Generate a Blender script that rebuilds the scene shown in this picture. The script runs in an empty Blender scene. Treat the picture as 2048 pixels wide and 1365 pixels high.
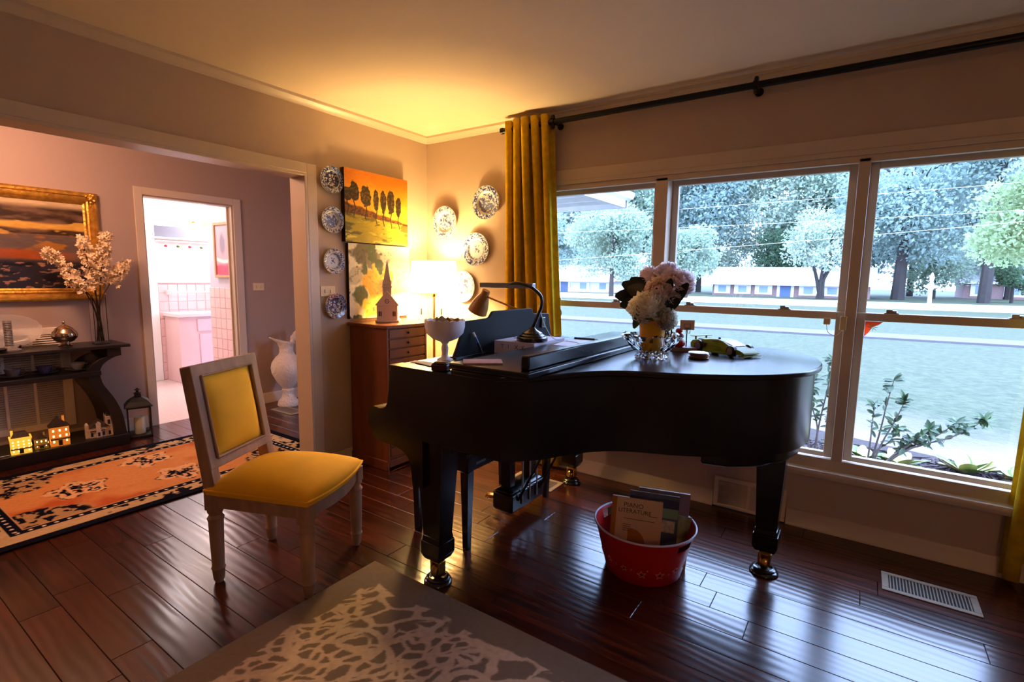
import bpy, bmesh, math, random
import numpy as np
from mathutils import Matrix, Vector

# ------------------------------------------------------------------ camera, sky, exposure
SC = bpy.context.scene
COL = SC.collection
cam_data = bpy.data.cameras.new('camera')
cam = bpy.data.objects.new('camera', cam_data)
COL.objects.link(cam)
cam_data.sensor_fit = 'HORIZONTAL'
cam_data.sensor_width = 36.0
cam_data.lens = 1023.14 / 2048 * 36.0
cam_data.clip_start = 0.02
cam_data.clip_end = 500
YAW, PITCH, ROLL = 0.5995, -0.124, 0.015
_f = Vector((-math.sin(YAW) * math.cos(PITCH), math.cos(YAW) * math.cos(PITCH), math.sin(PITCH)))
_r = Vector((math.cos(YAW), math.sin(YAW), 0))
_u = _r.cross(_f)
_r2 = _r * math.cos(ROLL) + _u * math.sin(ROLL)
_u2 = _u * math.cos(ROLL) - _r * math.sin(ROLL)
_m = Matrix((_r2, _u2, -_f)).transposed().to_4x4()
_m.translation = Vector((2.9934, -3.1226, 1.3387))
cam.matrix_world = _m
SC.camera = cam

world = bpy.data.worlds.new('sky')
SC.world = world
world.use_nodes = True
_bg = world.node_tree.nodes['Background']
SKY_COL, SKY_STR = (0.43, 0.59, 1.0, 1), 8.0      # overcast daylight, cool beside the lamps
_bg.inputs['Color'].default_value = SKY_COL
_bg.inputs['Strength'].default_value = SKY_STR

SC.view_settings.view_transform = 'Standard'
SC.view_settings.look = 'None'
SC.view_settings.gamma = 1.0
SC.view_settings.use_curve_mapping = False
SC.view_settings.exposure = 1.0
LAMP_W, BATH_W, HALL_W, ROOM_W = 39.0, 21.0, 30.0, 9.5
random.seed(7)
RNG = np.random.default_rng(7)
PI = math.pi
R = math.radians

# ------------------------------------------------------------------ helpers
def lin(r, g, b):
    def c(x):
        x /= 255.0
        return x / 12.92 if x <= 0.04045 else ((x + 0.055) / 1.055) ** 2.4
    return (c(r), c(g), c(b))

MATS = {}
def M(name, col=(.8, .8, .8), rough=.5, metal=0., spec=.5, trans=0., ior=1.45, emis=None, es=0.,
      vary=None, bump=None, coat=0., sheen=0., alpha=1., stretch=None, rand=0.):
    """procedural principled material. vary=(scale, amount, detail); bump=(scale, strength, distance)"""
    m = bpy.data.materials.new(name); MATS[name] = m
    m.use_nodes = True
    nt = m.node_tree; N = nt.nodes; L = nt.links
    b = N['Principled BSDF']
    b.inputs['Base Color'].default_value = (*col, 1)
    b.inputs['Roughness'].default_value = rough
    b.inputs['Metallic'].default_value = metal
    b.inputs['Specular IOR Level'].default_value = spec
    b.inputs['Transmission Weight'].default_value = trans
    b.inputs['IOR'].default_value = ior
    b.inputs['Coat Weight'].default_value = coat
    b.inputs['Sheen Weight'].default_value = sheen
    b.inputs['Alpha'].default_value = alpha
    if emis:
        b.inputs['Emission Color'].default_value = (*emis, 1)
        b.inputs['Emission Strength'].default_value = es
    if vary or bump or rand:
        tc = N.new('ShaderNodeTexCoord')
        src = tc.outputs['Object']
        if stretch:
            mp = N.new('ShaderNodeMapping'); L.new(src, mp.inputs['Vector'])
            mp.inputs['Scale'].default_value = stretch
            src = mp.outputs['Vector']
        if rand:
            oi = N.new('ShaderNodeObjectInfo')
            ad = N.new('ShaderNodeVectorMath'); ad.operation = 'ADD'
            cb = N.new('ShaderNodeCombineXYZ')
            mu = N.new('ShaderNodeMath'); mu.operation = 'MULTIPLY'; mu.inputs[1].default_value = 37.0
            L.new(oi.outputs['Random'], mu.inputs[0]); L.new(mu.outputs[0], cb.inputs[0]); L.new(mu.outputs[0], cb.inputs[2])
            L.new(src, ad.inputs[0]); L.new(cb.outputs[0], ad.inputs[1])
            src = ad.outputs[0]
        if vary:
            nz = N.new('ShaderNodeTexNoise'); nz.inputs['Scale'].default_value = vary[0]
            nz.inputs['Detail'].default_value = vary[2] if len(vary) > 2 else 4
            L.new(src, nz.inputs['Vector'])
            mr = N.new('ShaderNodeMapRange')
            mr.inputs['From Min'].default_value = .3; mr.inputs['From Max'].default_value = .7
            mr.inputs['To Min'].default_value = 1 - vary[1]; mr.inputs['To Max'].default_value = 1 + vary[1]
            L.new(nz.outputs['Fac'], mr.inputs['Value'])
            hs = N.new('ShaderNodeHueSaturation'); hs.inputs['Color'].default_value = (*col, 1)
            fac = mr.outputs['Result']
            if rand:
                m2 = N.new('ShaderNodeMapRange')
                m2.inputs['To Min'].default_value = 1 - rand; m2.inputs['To Max'].default_value = 1 + rand
                L.new(oi.outputs['Random'], m2.inputs['Value'])
                mm = N.new('ShaderNodeMath'); mm.operation = 'MULTIPLY'
                L.new(fac, mm.inputs[0]); L.new(m2.outputs['Result'], mm.inputs[1]); fac = mm.outputs[0]
            L.new(fac, hs.inputs['Value']); L.new(hs.outputs['Color'], b.inputs['Base Color'])
        if bump:
            bn = N.new('ShaderNodeTexNoise'); bn.inputs['Scale'].default_value = bump[0]; bn.inputs['Detail'].default_value = 4
            L.new(src, bn.inputs['Vector'])
            bp = N.new('ShaderNodeBump'); bp.inputs['Strength'].default_value = bump[1]
            bp.inputs['Distance'].default_value = bump[2] if len(bump) > 2 else .005
            L.new(bn.outputs['Fac'], bp.inputs['Height']); L.new(bp.outputs['Normal'], b.inputs['Normal'])
    return m

def VC(name, rough=.6, bump=None, sheen=0., spec=.5, coat=0.):
    """material whose base colour is the painted pigment stored per vertex"""
    m = M(name, rough=rough, bump=bump, sheen=sheen, spec=spec, coat=coat)
    nt = m.node_tree
    a = nt.nodes.new('ShaderNodeAttribute'); a.attribute_name = 'Col'
    nt.links.new(a.outputs['Color'], nt.nodes['Principled BSDF'].inputs['Base Color'])
    return m

def glassmat(name, tint=(.97, .99, .99), fac=.06, rough=.0):
    m = bpy.data.materials.new(name); m.use_nodes = True
    nt = m.node_tree; nt.nodes.clear()
    o = nt.nodes.new('ShaderNodeOutputMaterial'); mx = nt.nodes.new('ShaderNodeMixShader')
    t = nt.nodes.new('ShaderNodeBsdfTransparent'); g = nt.nodes.new('ShaderNodeBsdfGlossy')
    t.inputs['Color'].default_value = (*tint, 1); g.inputs['Roughness'].default_value = rough
    mx.inputs[0].default_value = fac
    nt.links.new(t.outputs[0], mx.inputs[1]); nt.links.new(g.outputs[0], mx.inputs[2])
    nt.links.new(mx.outputs[0], o.inputs['Surface'])
    return m

def thin(name, col, fac=.5, vary=None, rough=.6, gloss=.0):
    """thin sheet (petal, leaf, cloth): light passes through as well as bouncing off"""
    m = bpy.data.materials.new(name); MATS[name] = m; m.use_nodes = True
    nt = m.node_tree; N = nt.nodes; L = nt.links; N.clear()
    o = N.new('ShaderNodeOutputMaterial'); mx = N.new('ShaderNodeMixShader'); mx.inputs[0].default_value = fac
    d = N.new('ShaderNodeBsdfDiffuse'); t = N.new('ShaderNodeBsdfTranslucent')
    d.inputs['Color'].default_value = (*col, 1); t.inputs['Color'].default_value = (*col, 1)
    if vary:
        tc = N.new('ShaderNodeTexCoord'); nz = N.new('ShaderNodeTexNoise'); nz.inputs['Scale'].default_value = vary[0]; nz.inputs['Detail'].default_value = 3
        L.new(tc.outputs['Object'], nz.inputs['Vector'])
        mr = N.new('ShaderNodeMapRange'); mr.inputs['From Min'].default_value = .3; mr.inputs['From Max'].default_value = .7
        mr.inputs['To Min'].default_value = 1 - vary[1]; mr.inputs['To Max'].default_value = 1 + vary[1]
        L.new(nz.outputs['Fac'], mr.inputs['Value'])
        hs = N.new('ShaderNodeHueSaturation'); hs.inputs['Color'].default_value = (*col, 1); L.new(mr.outputs['Result'], hs.inputs['Value'])
        L.new(hs.outputs['Color'], d.inputs['Color']); L.new(hs.outputs['Color'], t.inputs['Color'])
    L.new(d.outputs[0], mx.inputs[1]); L.new(t.outputs[0], mx.inputs[2])
    out = mx
    if gloss:
        g = N.new('ShaderNodeBsdfGlossy'); g.inputs['Roughness'].default_value = rough; m2 = N.new('ShaderNodeMixShader'); m2.inputs[0].default_value = gloss
        L.new(mx.outputs[0], m2.inputs[1]); L.new(g.outputs[0], m2.inputs[2]); out = m2
    L.new(out.outputs[0], o.inputs['Surface'])
    return m

def props(o, label=None, cat=None, group=None, kind=None):
    if label: o['label'] = label
    if cat: o['category'] = cat
    if group: o['group'] = group
    if kind: o['kind'] = kind
    return o

def thing(name, label=None, cat=None, loc=(0, 0, 0), rz=0., group=None, kind=None, parent=None):
    o = bpy.data.objects.new(name, None)
    o.empty_display_size = .05
    COL.objects.link(o)
    o.location = loc; o.rotation_euler = (0, 0, rz)
    if parent: o.parent = parent
    return props(o, label, cat, group, kind)

def link(name, me, mat=None, parent=None, loc=None, rot=None):
    o = bpy.data.objects.new(name, me)
    COL.objects.link(o)
    if mat is not None and len(me.materials) == 0: me.materials.append(mat)
    if parent is not None: o.parent = parent
    if loc is not None: o.location = loc
    if rot is not None: o.rotation_euler = rot
    return o

def rotm(x=0, y=0, z=0):
    return (Matrix.Rotation(z, 3, 'Z') @ Matrix.Rotation(y, 3, 'Y') @ Matrix.Rotation(x, 3, 'X'))

class G:
    def __init__(s): s.v = []; s.f = []
    def add(s, vs, fs):
        k = len(s.v); s.v += [tuple(p) for p in vs]; s.f += [tuple(i + k for i in q) for q in fs]; return s
    def box(s, x0, y0, z0, x1, y1, z1):
        vs = [(x, y, z) for z in (z0, z1) for y in (y0, y1) for x in (x0, x1)]
        return s.add(vs, [(0, 2, 3, 1), (4, 5, 7, 6), (0, 1, 5, 4), (2, 6, 7, 3), (0, 4, 6, 2), (1, 3, 7, 5)])
    def obox(s, c, d, r=None):
        r = r or Matrix.Identity(3); c = Vector(c)
        vs = [c + r @ Vector((x * d[0] / 2, y * d[1] / 2, z * d[2] / 2)) for z in (-1, 1) for y in (-1, 1) for x in (-1, 1)]
        return s.add(vs, [(0, 2, 3, 1), (4, 5, 7, 6), (0, 1, 5, 4), (2, 6, 7, 3), (0, 4, 6, 2), (1, 3, 7, 5)])
    def taper(s, c0, d0, c1, d1):
        """box tapering from rectangle d0 at c0 to d1 at c1 (both level)"""
        vs = [(c0[0] + x * d0[0] / 2, c0[1] + y * d0[1] / 2, c0[2]) for y in (-1, 1) for x in (-1, 1)]
        vs += [(c1[0] + x * d1[0] / 2, c1[1] + y * d1[1] / 2, c1[2]) for y in (-1, 1) for x in (-1, 1)]
        return s.add(vs, [(0, 2, 3, 1), (4, 5, 7, 6), (0, 1, 5, 4), (2, 6, 7, 3), (0, 4, 6, 2), (1, 3, 7, 5)])
    def prism(s, pts, a0, a1, axis='z'):
        n = len(pts)
        def P(p, a):
            return {'z': (p[0], p[1], a), 'y': (p[0], a, p[1]), 'x': (a, p[0], p[1])}[axis]
        vs = [P(p, a0) for p in pts] + [P(p, a1) for p in pts]
        fs = [tuple(reversed(range(n))), tuple(range(n, 2 * n))] + [(i, (i + 1) % n, n + (i + 1) % n, n + i) for i in range(n)]
        return s.add(vs, fs)
    def lathe(s, prof, n=32, c=(0, 0, 0), r=None, cap=True):
        c = Vector(c); vs = []; fs = []
        for (rad, z) in prof:
            for k in range(n):
                a = 2 * PI * k / n
                p = Vector((rad * math.cos(a), rad * math.sin(a), z))
                if r is not None: p = r @ p
                vs.append(p + c)
        m = len(prof)
        for i in range(m - 1):
            for k in range(n):
                k2 = (k + 1) % n
                fs.append((i * n + k, i * n + k2, (i + 1) * n + k2, (i + 1) * n + k))
        if cap:
            fs.append(tuple(reversed(range(n)))); fs.append(tuple(range((m - 1) * n, m * n)))
        return s.add(vs, fs)
    def tube(s, path, rad, n=8, cap=True):
        P = [Vector(p) for p in path]; m = len(P)
        rs = rad if isinstance(rad, (list, tuple)) else [rad] * m
        vs = []; fs = []
        t0 = (P[1] - P[0]).normalized()
        up = Vector((0, 0, 1)) if abs(t0.z) < .9 else Vector((1, 0, 0))
        nx = t0.cross(up).normalized()
        for i in range(m):
            t = (P[min(i + 1, m - 1)] - P[max(i - 1, 0)]).normalized()
            nx = (nx - t * nx.dot(t)).normalized(); ny = t.cross(nx)
            for k in range(n):
                a = 2 * PI * k / n
                vs.append(P[i] + (nx * math.cos(a) + ny * math.sin(a)) * rs[i])
        for i in range(m - 1):
            for k in range(n):
                k2 = (k + 1) % n
                fs.append((i * n + k, i * n + k2, (i + 1) * n + k2, (i + 1) * n + k))
        if cap:
            fs.append(tuple(reversed(range(n)))); fs.append(tuple(range((m - 1) * n, m * n)))
        return s.add(vs, fs)
    def ball(s, c, r, n=12, m=8):
        r = r if isinstance(r, (list, tuple)) else (r, r, r)
        prof = [(math.sin(PI * i / m), -math.cos(PI * i / m)) for i in range(m + 1)]
        prof[0] = (.001, -1); prof[-1] = (.001, 1)
        g = G().lathe(prof, n)
        return s.add([(c[0] + v[0] * r[0], c[1] + v[1] * r[1], c[2] + v[2] * r[2]) for v in g.v], g.f)
    def shape(s, fn):
        s.v = [tuple(fn(Vector(p))) for p in s.v]; return s
    def mesh(s, name, smooth=40, recalc=True):
        me = bpy.data.meshes.new(name)
        me.from_pydata(s.v, [], s.f)
        if recalc:
            bm = bmesh.new(); bm.from_mesh(me)
            bmesh.ops.recalc_face_normals(bm, faces=bm.faces)
            bm.to_mesh(me); bm.free()
        if smooth:
            me.polygons.foreach_set('use_smooth', [True] * len(me.polygons))
            me.set_sharp_from_angle(angle=R(smooth))
        me.update()
        return me
    def to(s, name, mat, parent=None, smooth=40, bevel=0., seg=2, loc=None, rot=None, recalc=True, label=None):
        o = link(name, s.mesh(name, smooth, recalc), mat, parent, loc, rot)
        if bevel:
            b = o.modifiers.new('bevel', 'BEVEL'); b.width = bevel; b.segments = seg; b.limit_method = 'ANGLE'
            b.angle_limit = R(40)
            b.harden_normals = False
        if label: o['label'] = label
        return o

def setcol(me, cols):
    a = me.color_attributes.new('Col', 'FLOAT_COLOR', 'POINT')
    c = np.ones((len(me.vertices), 4), np.float32); c[:, :3] = cols
    a.data.foreach_set('color', c.ravel())

def sheet(name, mat, cols, w, h, parent=None, thick=0., edge=None, zf=None):
    """flat sheet in local xy, lower-left corner at 0,0; cols[j,i] is the pigment of row j (y), column i (x)"""
    nv, nu = cols.shape[:2]
    X, Y = np.meshgrid(np.linspace(0, w, nu), np.linspace(0, h, nv))
    Z = np.full_like(X, thick) if zf is None else zf + thick
    V = np.stack([X, Y, Z], -1).reshape(-1, 3)
    i = np.arange(nv * nu).reshape(nv, nu)
    F = np.stack([i[:-1, :-1], i[:-1, 1:], i[1:, 1:], i[1:, :-1]], -1).reshape(-1, 4)
    C = cols.reshape(-1, 3)
    if thick:
        ring = np.concatenate([i[0, :-1], i[:-1, -1], i[-1, :0:-1], i[:0:-1, 0]])
        k = len(V); n = len(ring)
        V2 = V[ring].copy(); V2[:, 2] = 0
        V = np.concatenate([V, V2]); C = np.concatenate([C, np.array([edge] * n) if edge is not None else C[ring]])
        a = np.arange(n); b = (a + 1) % n
        F = np.concatenate([F, np.stack([ring[b], ring[a], k + a, k + b], -1)])
    me = bpy.data.meshes.new(name)
    me.vertices.add(len(V)); me.vertices.foreach_set('co', V.astype(np.float32).ravel())
    me.loops.add(F.size); me.loops.foreach_set('vertex_index', F.astype(np.int32).ravel())
    me.polygons.add(len(F)); me.polygons.foreach_set('loop_start', np.arange(0, F.size, 4, dtype=np.int32))
    me.polygons.foreach_set('use_smooth', np.zeros(len(F), bool))
    me.update(calc_edges=True)
    setcol(me, C)
    return link(name, me, mat, parent)

def vnoise(x, y, seed=0):
    xi = np.floor(x).astype(np.int64); yi = np.floor(y).astype(np.int64)
    xf = x - xi; yf = y - yi
    def h(a, b):
        n = (a * 374761393 + b * 668265263 + seed * 982451653) & 0xffffffff
        n = ((n ^ (n >> 13)) * 1274126177) & 0xffffffff
        return ((n ^ (n >> 16)) & 0xffff) / 65535.0
    u = xf * xf * (3 - 2 * xf); v = yf * yf * (3 - 2 * yf)
    return (h(xi, yi) * (1 - u) + h(xi + 1, yi) * u) * (1 - v) + (h(xi, yi + 1) * (1 - u) + h(xi + 1, yi + 1) * u) * v

def fbm(x, y, seed=0, o=4):
    s = 0; a = .5
    for k in range(o):
        s = s + a * vnoise(x * 2 ** k, y * 2 ** k, seed + k); a *= .5
    return s / (1 - .5 ** o)

def mixc(c, col, mask):
    m = np.clip(mask, 0, 1)[..., None]
    return c * (1 - m) + np.array(col) * m

def sstep(a, b, x):
    t = np.clip((x - a) / (b - a), 0, 1); return t * t * (3 - 2 * t)

def text_mesh(s, size, font_extrude=0.0):
    cu = bpy.data.curves.new('lettering', 'FONT'); cu.body = s; cu.size = size; cu.extrude = font_extrude
    cu.resolution_u = 3
    ob = bpy.data.objects.new('lettering', cu); COL.objects.link(ob)
    dg = bpy.context.evaluated_depsgraph_get(); dg.update()
    me = bpy.data.meshes.new_from_object(ob.evaluated_get(dg))
    bpy.data.objects.remove(ob); bpy.data.curves.remove(cu)
    return me

def copy_thing(o, loc=None, rz=None, label=None, parent=None):
    c = o.copy(); COL.objects.link(c)
    if parent is not None: c.parent = parent
    if loc is not None: c.location = loc
    if rz is not None: c.rotation_euler = (o.rotation_euler[0], o.rotation_euler[1], rz)
    if label: c['label'] = label
    for ch in list(o.children): copy_thing(ch, parent=c)
    return c

def bez(p0, p1, p2, p3, n=12):
    P = [np.array(p, float) for p in (p0, p1, p2, p3)]
    T = np.linspace(0, 1, n + 1)
    return [tuple((1 - t) ** 3 * P[0] + 3 * (1 - t) ** 2 * t * P[1] + 3 * (1 - t) * t * t * P[2] + t ** 3 * P[3]) for t in T]

def spline(pts, n=8):
    """Catmull-Rom through points"""
    P = [np.array(p, float) for p in pts]; P = [2 * P[0] - P[1]] + P + [2 * P[-1] - P[-2]]
    out = []
    for i in range(1, len(P) - 2):
        for k in range(n):
            t = k / n
            a, b, c, d = P[i - 1:i + 3]
            out.append(tuple(.5 * ((2 * b) + (c - a) * t + (2 * a - 5 * b + 4 * c - d) * t * t + (3 * b - a - 3 * c + d) * t ** 3)))
    out.append(tuple(P[-2]))
    return out

# ------------------------------------------------------------------ materials
WALL = M('wall_paint', lin(190, 168, 148), .7, vary=(3, .04), bump=(220, .12, .001))
CEIL = M('ceiling_paint', lin(230, 212, 186), .75, bump=(160, .15, .001))
TRIM = M('trim_paint', lin(206, 188, 166), .38, vary=(5, .03))
HALLW = M('hall_paint', lin(172, 150, 138), .65, bump=(220, .12, .001))
WHITE = M('white_paint', lin(238, 236, 234), .4)
BLACK = M('piano_ebony', (.006, .0055, .006), .23, spec=.5, bump=(500, .03, .0005), coat=.1)
BLACK.node_tree.nodes['Principled BSDF'].inputs['Coat Roughness'].default_value = .22
DARK = M('dark_gap', (.01, .008, .007), .8)
IRON = M('black_iron', (.007, .006, .006), .6, vary=(40, .2))
BRASS = M('brass', (.62, .40, .13), .25, metal=1, vary=(60, .15))
GLASS = glassmat('window_glass', fac=.035)
THING = glassmat('lantern_glass', fac=.05)
CRYSTAL = M('crystal', (.98, .99, 1), .02, trans=1, ior=1.5)
PINKTILE = M('pink_tile', lin(236, 196, 194), .18, vary=(4, .04), rand=.04)
GROUT = M('tile_grout', lin(236, 216, 214), .7)

def floor_mat():
    m = M('hardwood_plank', (.1, .03, .02), .2, spec=.9)
    nt = m.node_tree; N = nt.nodes; L = nt.links; b = N['Principled BSDF']
    tc = N.new('ShaderNodeTexCoord'); oi = N.new('ShaderNodeObjectInfo')
    mu = N.new('ShaderNodeVectorMath'); mu.operation = 'SCALE'; mu.inputs[0].default_value = (31, 17, 5)
    L.new(oi.outputs['Random'], mu.inputs['Scale'])
    ad = N.new('ShaderNodeVectorMath'); L.new(tc.outputs['Object'], ad.inputs[0]); L.new(mu.outputs[0], ad.inputs[1])
    mp = N.new('ShaderNodeMapping'); mp.inputs['Scale'].default_value = (1.6, 26, 1); L.new(ad.outputs[0], mp.inputs[0])
    nz = N.new('ShaderNodeTexNoise'); nz.inputs['Scale'].default_value = 1.6; nz.inputs['Detail'].default_value = 6
    L.new(mp.outputs[0], nz.inputs['Vector'])
    cr = N.new('ShaderNodeValToRGB')
    cr.color_ramp.elements[0].position = .3; cr.color_ramp.elements[0].color = (*lin(30, 12, 7), 1)
    cr.color_ramp.elements[1].position = .72; cr.color_ramp.elements[1].color = (*lin(88, 36, 17), 1)
    L.new(nz.outputs['Fac'], cr.inputs['Fac'])
    hs = N.new('ShaderNodeHueSaturation'); L.new(cr.outputs[0], hs.inputs['Color'])
    mr = N.new('ShaderNodeMapRange'); mr.inputs['To Min'].default_value = .8; mr.inputs['To Max'].default_value = 1.2
    L.new(oi.outputs['Random'], mr.inputs['Value']); L.new(mr.outputs[0], hs.inputs['Value'])
    L.new(hs.outputs[0], b.inputs['Base Color'])
    # hand-scraped ripples running along the boards
    mp2 = N.new('ShaderNodeMapping'); mp2.inputs['Scale'].default_value = (.9, 2.6, 1); mp2.inputs['Rotation'].default_value = (0, 0, R(5))
    L.new(ad.outputs[0], mp2.inputs[0])
    wv = N.new('ShaderNodeTexWave'); wv.wave_type = 'BANDS'; wv.bands_direction = 'Y'
    wv.inputs['Scale'].default_value = 3.2; wv.inputs['Distortion'].default_value = 7.0
    wv.inputs['Detail'].default_value = 1; wv.inputs['Detail Scale'].default_value = .7
    L.new(mp2.outputs[0], wv.inputs['Vector'])
    bp = N.new('ShaderNodeBump'); bp.inputs['Strength'].default_value = .16; bp.inputs['Distance'].default_value = .0016
    L.new(wv.outputs['Fac'], bp.inputs['Height'])
    bp2 = N.new('ShaderNodeBump'); bp2.inputs['Strength'].default_value = .06; bp2.inputs['Distance'].default_value = .001
    L.new(nz.outputs['Fac'], bp2.inputs['Height']); L.new(bp.outputs[0], bp2.inputs['Normal'])
    L.new(bp2.outputs[0], b.inputs['Normal'])
    return m
PLANK = floor_mat()

def struct(o): o['kind'] = 'structure'; return o

# ------------------------------------------------------------------ floor: every board a piece
floor = struct(G().box(-2.16, -5.3, -.08, 5.3, .45, -.018).to('floor', DARK))
PW = .127
def plank(x0, x1, y0, y1, parent, name='plank'):
    L_, W_ = (x1 - x0) / 2 - .0006, (y1 - y0) / 2 - .0006
    c = .0016
    g = G()
    vs = [(-L_, -W_, -.016), (L_, -W_, -.016), (L_, W_, -.016), (-L_, W_, -.016),
          (-L_, -W_, -c), (L_, -W_, -c), (L_, W_, -c), (-L_, W_, -c),
          (-L_ + c, -W_ + c, 0), (L_ - c, -W_ + c, 0), (L_ - c, W_ - c, 0), (-L_ + c, W_ - c, 0)]
    fs = [(8, 9, 10, 11)]
    for k in range(4):
        n = (k + 1) % 4
        fs += [(k, n, 4 + n, 4 + k), (4 + k, 4 + n, 8 + n, 8 + k)]
    g.add(vs, fs)
    return link(name, g.mesh(name, 0, False), PLANK, parent, ((x0 + x1) / 2, (y0 + y1) / 2, 0))
rp = random.Random(11)
row = 0
y = .36
while y > -5.2:
    x = -2.06 - rp.uniform(0, 1.0)
    xmax = -.12 if y - PW / 2 > .02 else 5.2
    if y < -3.4:
        plank(-2.06, xmax, max(y - PW, -5.2), y, floor, 'plank')
    else:
        while x < xmax:
            Ln = rp.choice([.62, .92, 1.22, 1.22, 1.52])
            x1 = min(x + Ln, xmax)
            if xmax - x1 < .25: x1 = xmax
            if x1 > -2.05: plank(max(x, -2.06), x1, y - PW, y, floor)
            x = x1
    y -= PW
fb = struct(G().box(-4.3, -2.2, -.05, -2.06, 1.0, -.002).to('floor_bathroom', M('bathroom_mosaic', lin(214, 190, 184), .35, vary=(45, .10, 2), bump=(90, .2, .001))))

# ------------------------------------------------------------------ ceiling and walls
HC = 2.43
struct(G().box(-4.3, -5.3, HC, 5.3, 1.0, HC + .1).to('ceiling', CEIL))
OP_Y, OP_Z, OP_E = -1.10, 1.975, -3.6          # cased opening to the hall
g = G().box(-.13, OP_Y, 0, 0, .16, HC).box(-.13, OP_E, OP_Z, 0, OP_Y, HC).box(-.13, -5.3, 0, 0, OP_E, HC)
struct(g.to('wall_left', WALL))
WX0, WX1, WZ0, WZ1 = 1.05, 3.82, .385, 1.945
g = G().box(-.13, 0, 0, WX0, .16, HC).box(WX1, 0, 0, 5.3, .16, HC).box(WX0, 0, 0, WX1, .16, WZ0).box(WX0, 0, WZ1, WX1, .16, HC)
struct(g.to('wall_back', WALL))
struct(G().box(5.2, -5.3, 0, 5.3, 0, HC).to('wall_right', WALL))
struct(G().box(0, -5.3, 0, 5.2, -5.2, HC).to('wall_front', WALL))
DY0, DY1, DZ = -1.256, -.507, 1.98             # bathroom doorway
HX = -2.06
g = G().box(HX - .1, -4.2, 0, HX, DY0, HC).box(HX - .1, DY1, 0, HX, .36, HC).box(HX - .1, DY0, DZ, HX, DY1, HC)
struct(g.to('wall_hall', HALLW))
struct(G().box(HX - .1, .36, 0, -.13, .46, HC).to('wall_hall_end', HALLW))
struct(G().box(HX, -4.2, 0, -.13, -4.1, HC).to('wall_hall_rear', HALLW))

# crown moulding, baseboards
def crown(pts_dir, name):
    prof = [(0, 2.385), (.012, 2.385), (.018, 2.395), (.03, 2.405), (.04, 2.415), (.05, 2.4155), (.052, HC), (0, HC)]
    return prof
cp = crown(None, '')
struct(G().prism([(a, b) for a, b in cp], -5.2, 0, 'y').to('trim_crown_left', TRIM))
struct(G().prism([(-a, b) for a, b in cp], .0, 5.2, 'x').to('trim_crown_back', TRIM))
bb = [(0, 0), (.026, 0), (.026, .012), (.018, .022), (.016, .075), (.010, .088), (0, .09)]
struct(G().prism([(-a, b) for a, b in bb], 0.0, 2.345, 'x').prism([(-a, b) for a, b in bb], 2.735, 5.2, 'x').to('baseboard_back', TRIM))
struct(G().prism(bb, -1.03, -.03, 'y').to('baseboard_left', TRIM))
hb = [(HX + a, b * 1.15) for a, b in bb]
struct(G().prism(hb, DY1 + .075, .36, 'y').prism(hb, -4.1, DY0 - .075, 'y').to('baseboard_hall', TRIM))
struct(G().prism([(.36 - a, b * 1.15) for a, b in bb], HX, -.13, 'x').to('baseboard_hall_end', TRIM))

# casing of the opening (flat boards and white jamb lining)
g = G().box(0, OP_Y - .0, 0, .016, OP_Y + .069, OP_Z + .062).box(0, OP_E - .069, OP_Z, .016, OP_Y, OP_Z + .062).box(0, OP_E - .069, 0, .016, OP_E, OP_Z)
g.box(-.146, OP_Y, 0, -.13, OP_Y + .069, OP_Z + .062).box(-.146, OP_E, OP_Z, -.13, OP_Y, OP_Z + .062)
struct(g.to('trim_1', TRIM, bevel=.003))
g = G().box(-.146, OP_Y - .018, 0, .016, OP_Y, OP_Z).box(-.146, OP_E, OP_Z - .018, .016, OP_Y - .018, OP_Z)
struct(g.to('trim_2', TRIM, bevel=.002))
# casing of the bathroom doorway
g = G()
for ya, yb in ((DY0 - .062, DY0), (DY1, DY1 + .072)): g.box(HX, ya, 0, HX + .018, yb, DZ + .062)
g.box(HX, DY0, DZ, HX + .018, DY1, DZ + .062)
g.box(HX - .1, DY0, 0, HX, DY0 + .012, DZ).box(HX - .1, DY1 - .014, 0, HX, DY1, DZ).box(HX - .1, DY0, DZ - .014, HX, DY1, DZ)
g.box(HX - .07, DY1 - .03, 0, HX - .055, DY1 - .014, DZ - .014)
struct(g.to('door_1', TRIM, bevel=.003))

# ------------------------------------------------------------------ windows
g = G()
g.box(WX0 - .10, -.018, 1.985, WX1 + .10, 0, 2.054).box(WX0 - .10, -.024, 1.958, WX1 + .10, 0, 1.985).box(WX0 - .10, -.012, 1.925, WX1 + .10, .02, 1.958)
g.box(WX0 - .10, -.018, .345, WX0 + .0, 0, 1.93).box(WX1, -.018, .345, WX1 + .10, 0, 1.93)
g.box(WX0, -.010, .345, WX1, .02, .405)
struct(g.to('trim_3', TRIM, bevel=.003))
st = [(-.055, .318), (-.05, .305), (-.03, .298), (0, .298), (0, .348), (-.03, .348), (-.05, .342), (-.055, .33)]
struct(G().prism(st, WX0 - .13, WX1 + .13, 'x').to('trim_4', TRIM))
g = G()
for xa, xb in ((1.902, 1.976), (2.92, 2.97)): g.box(xa, -.012, .40, xb, .14, 1.945)
struct(g.to('trim_5', TRIM, bevel=.003))
WIN = [(1.05, 1.902, 1.113, 1.863), (1.976, 2.92, 2.014, 2.881), (2.97, 3.82, 3.009, 3.76)]
METAL = M('sash_lock_metal', (.35, .33, .3), .35, metal=1, vary=(30, .2))
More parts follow.
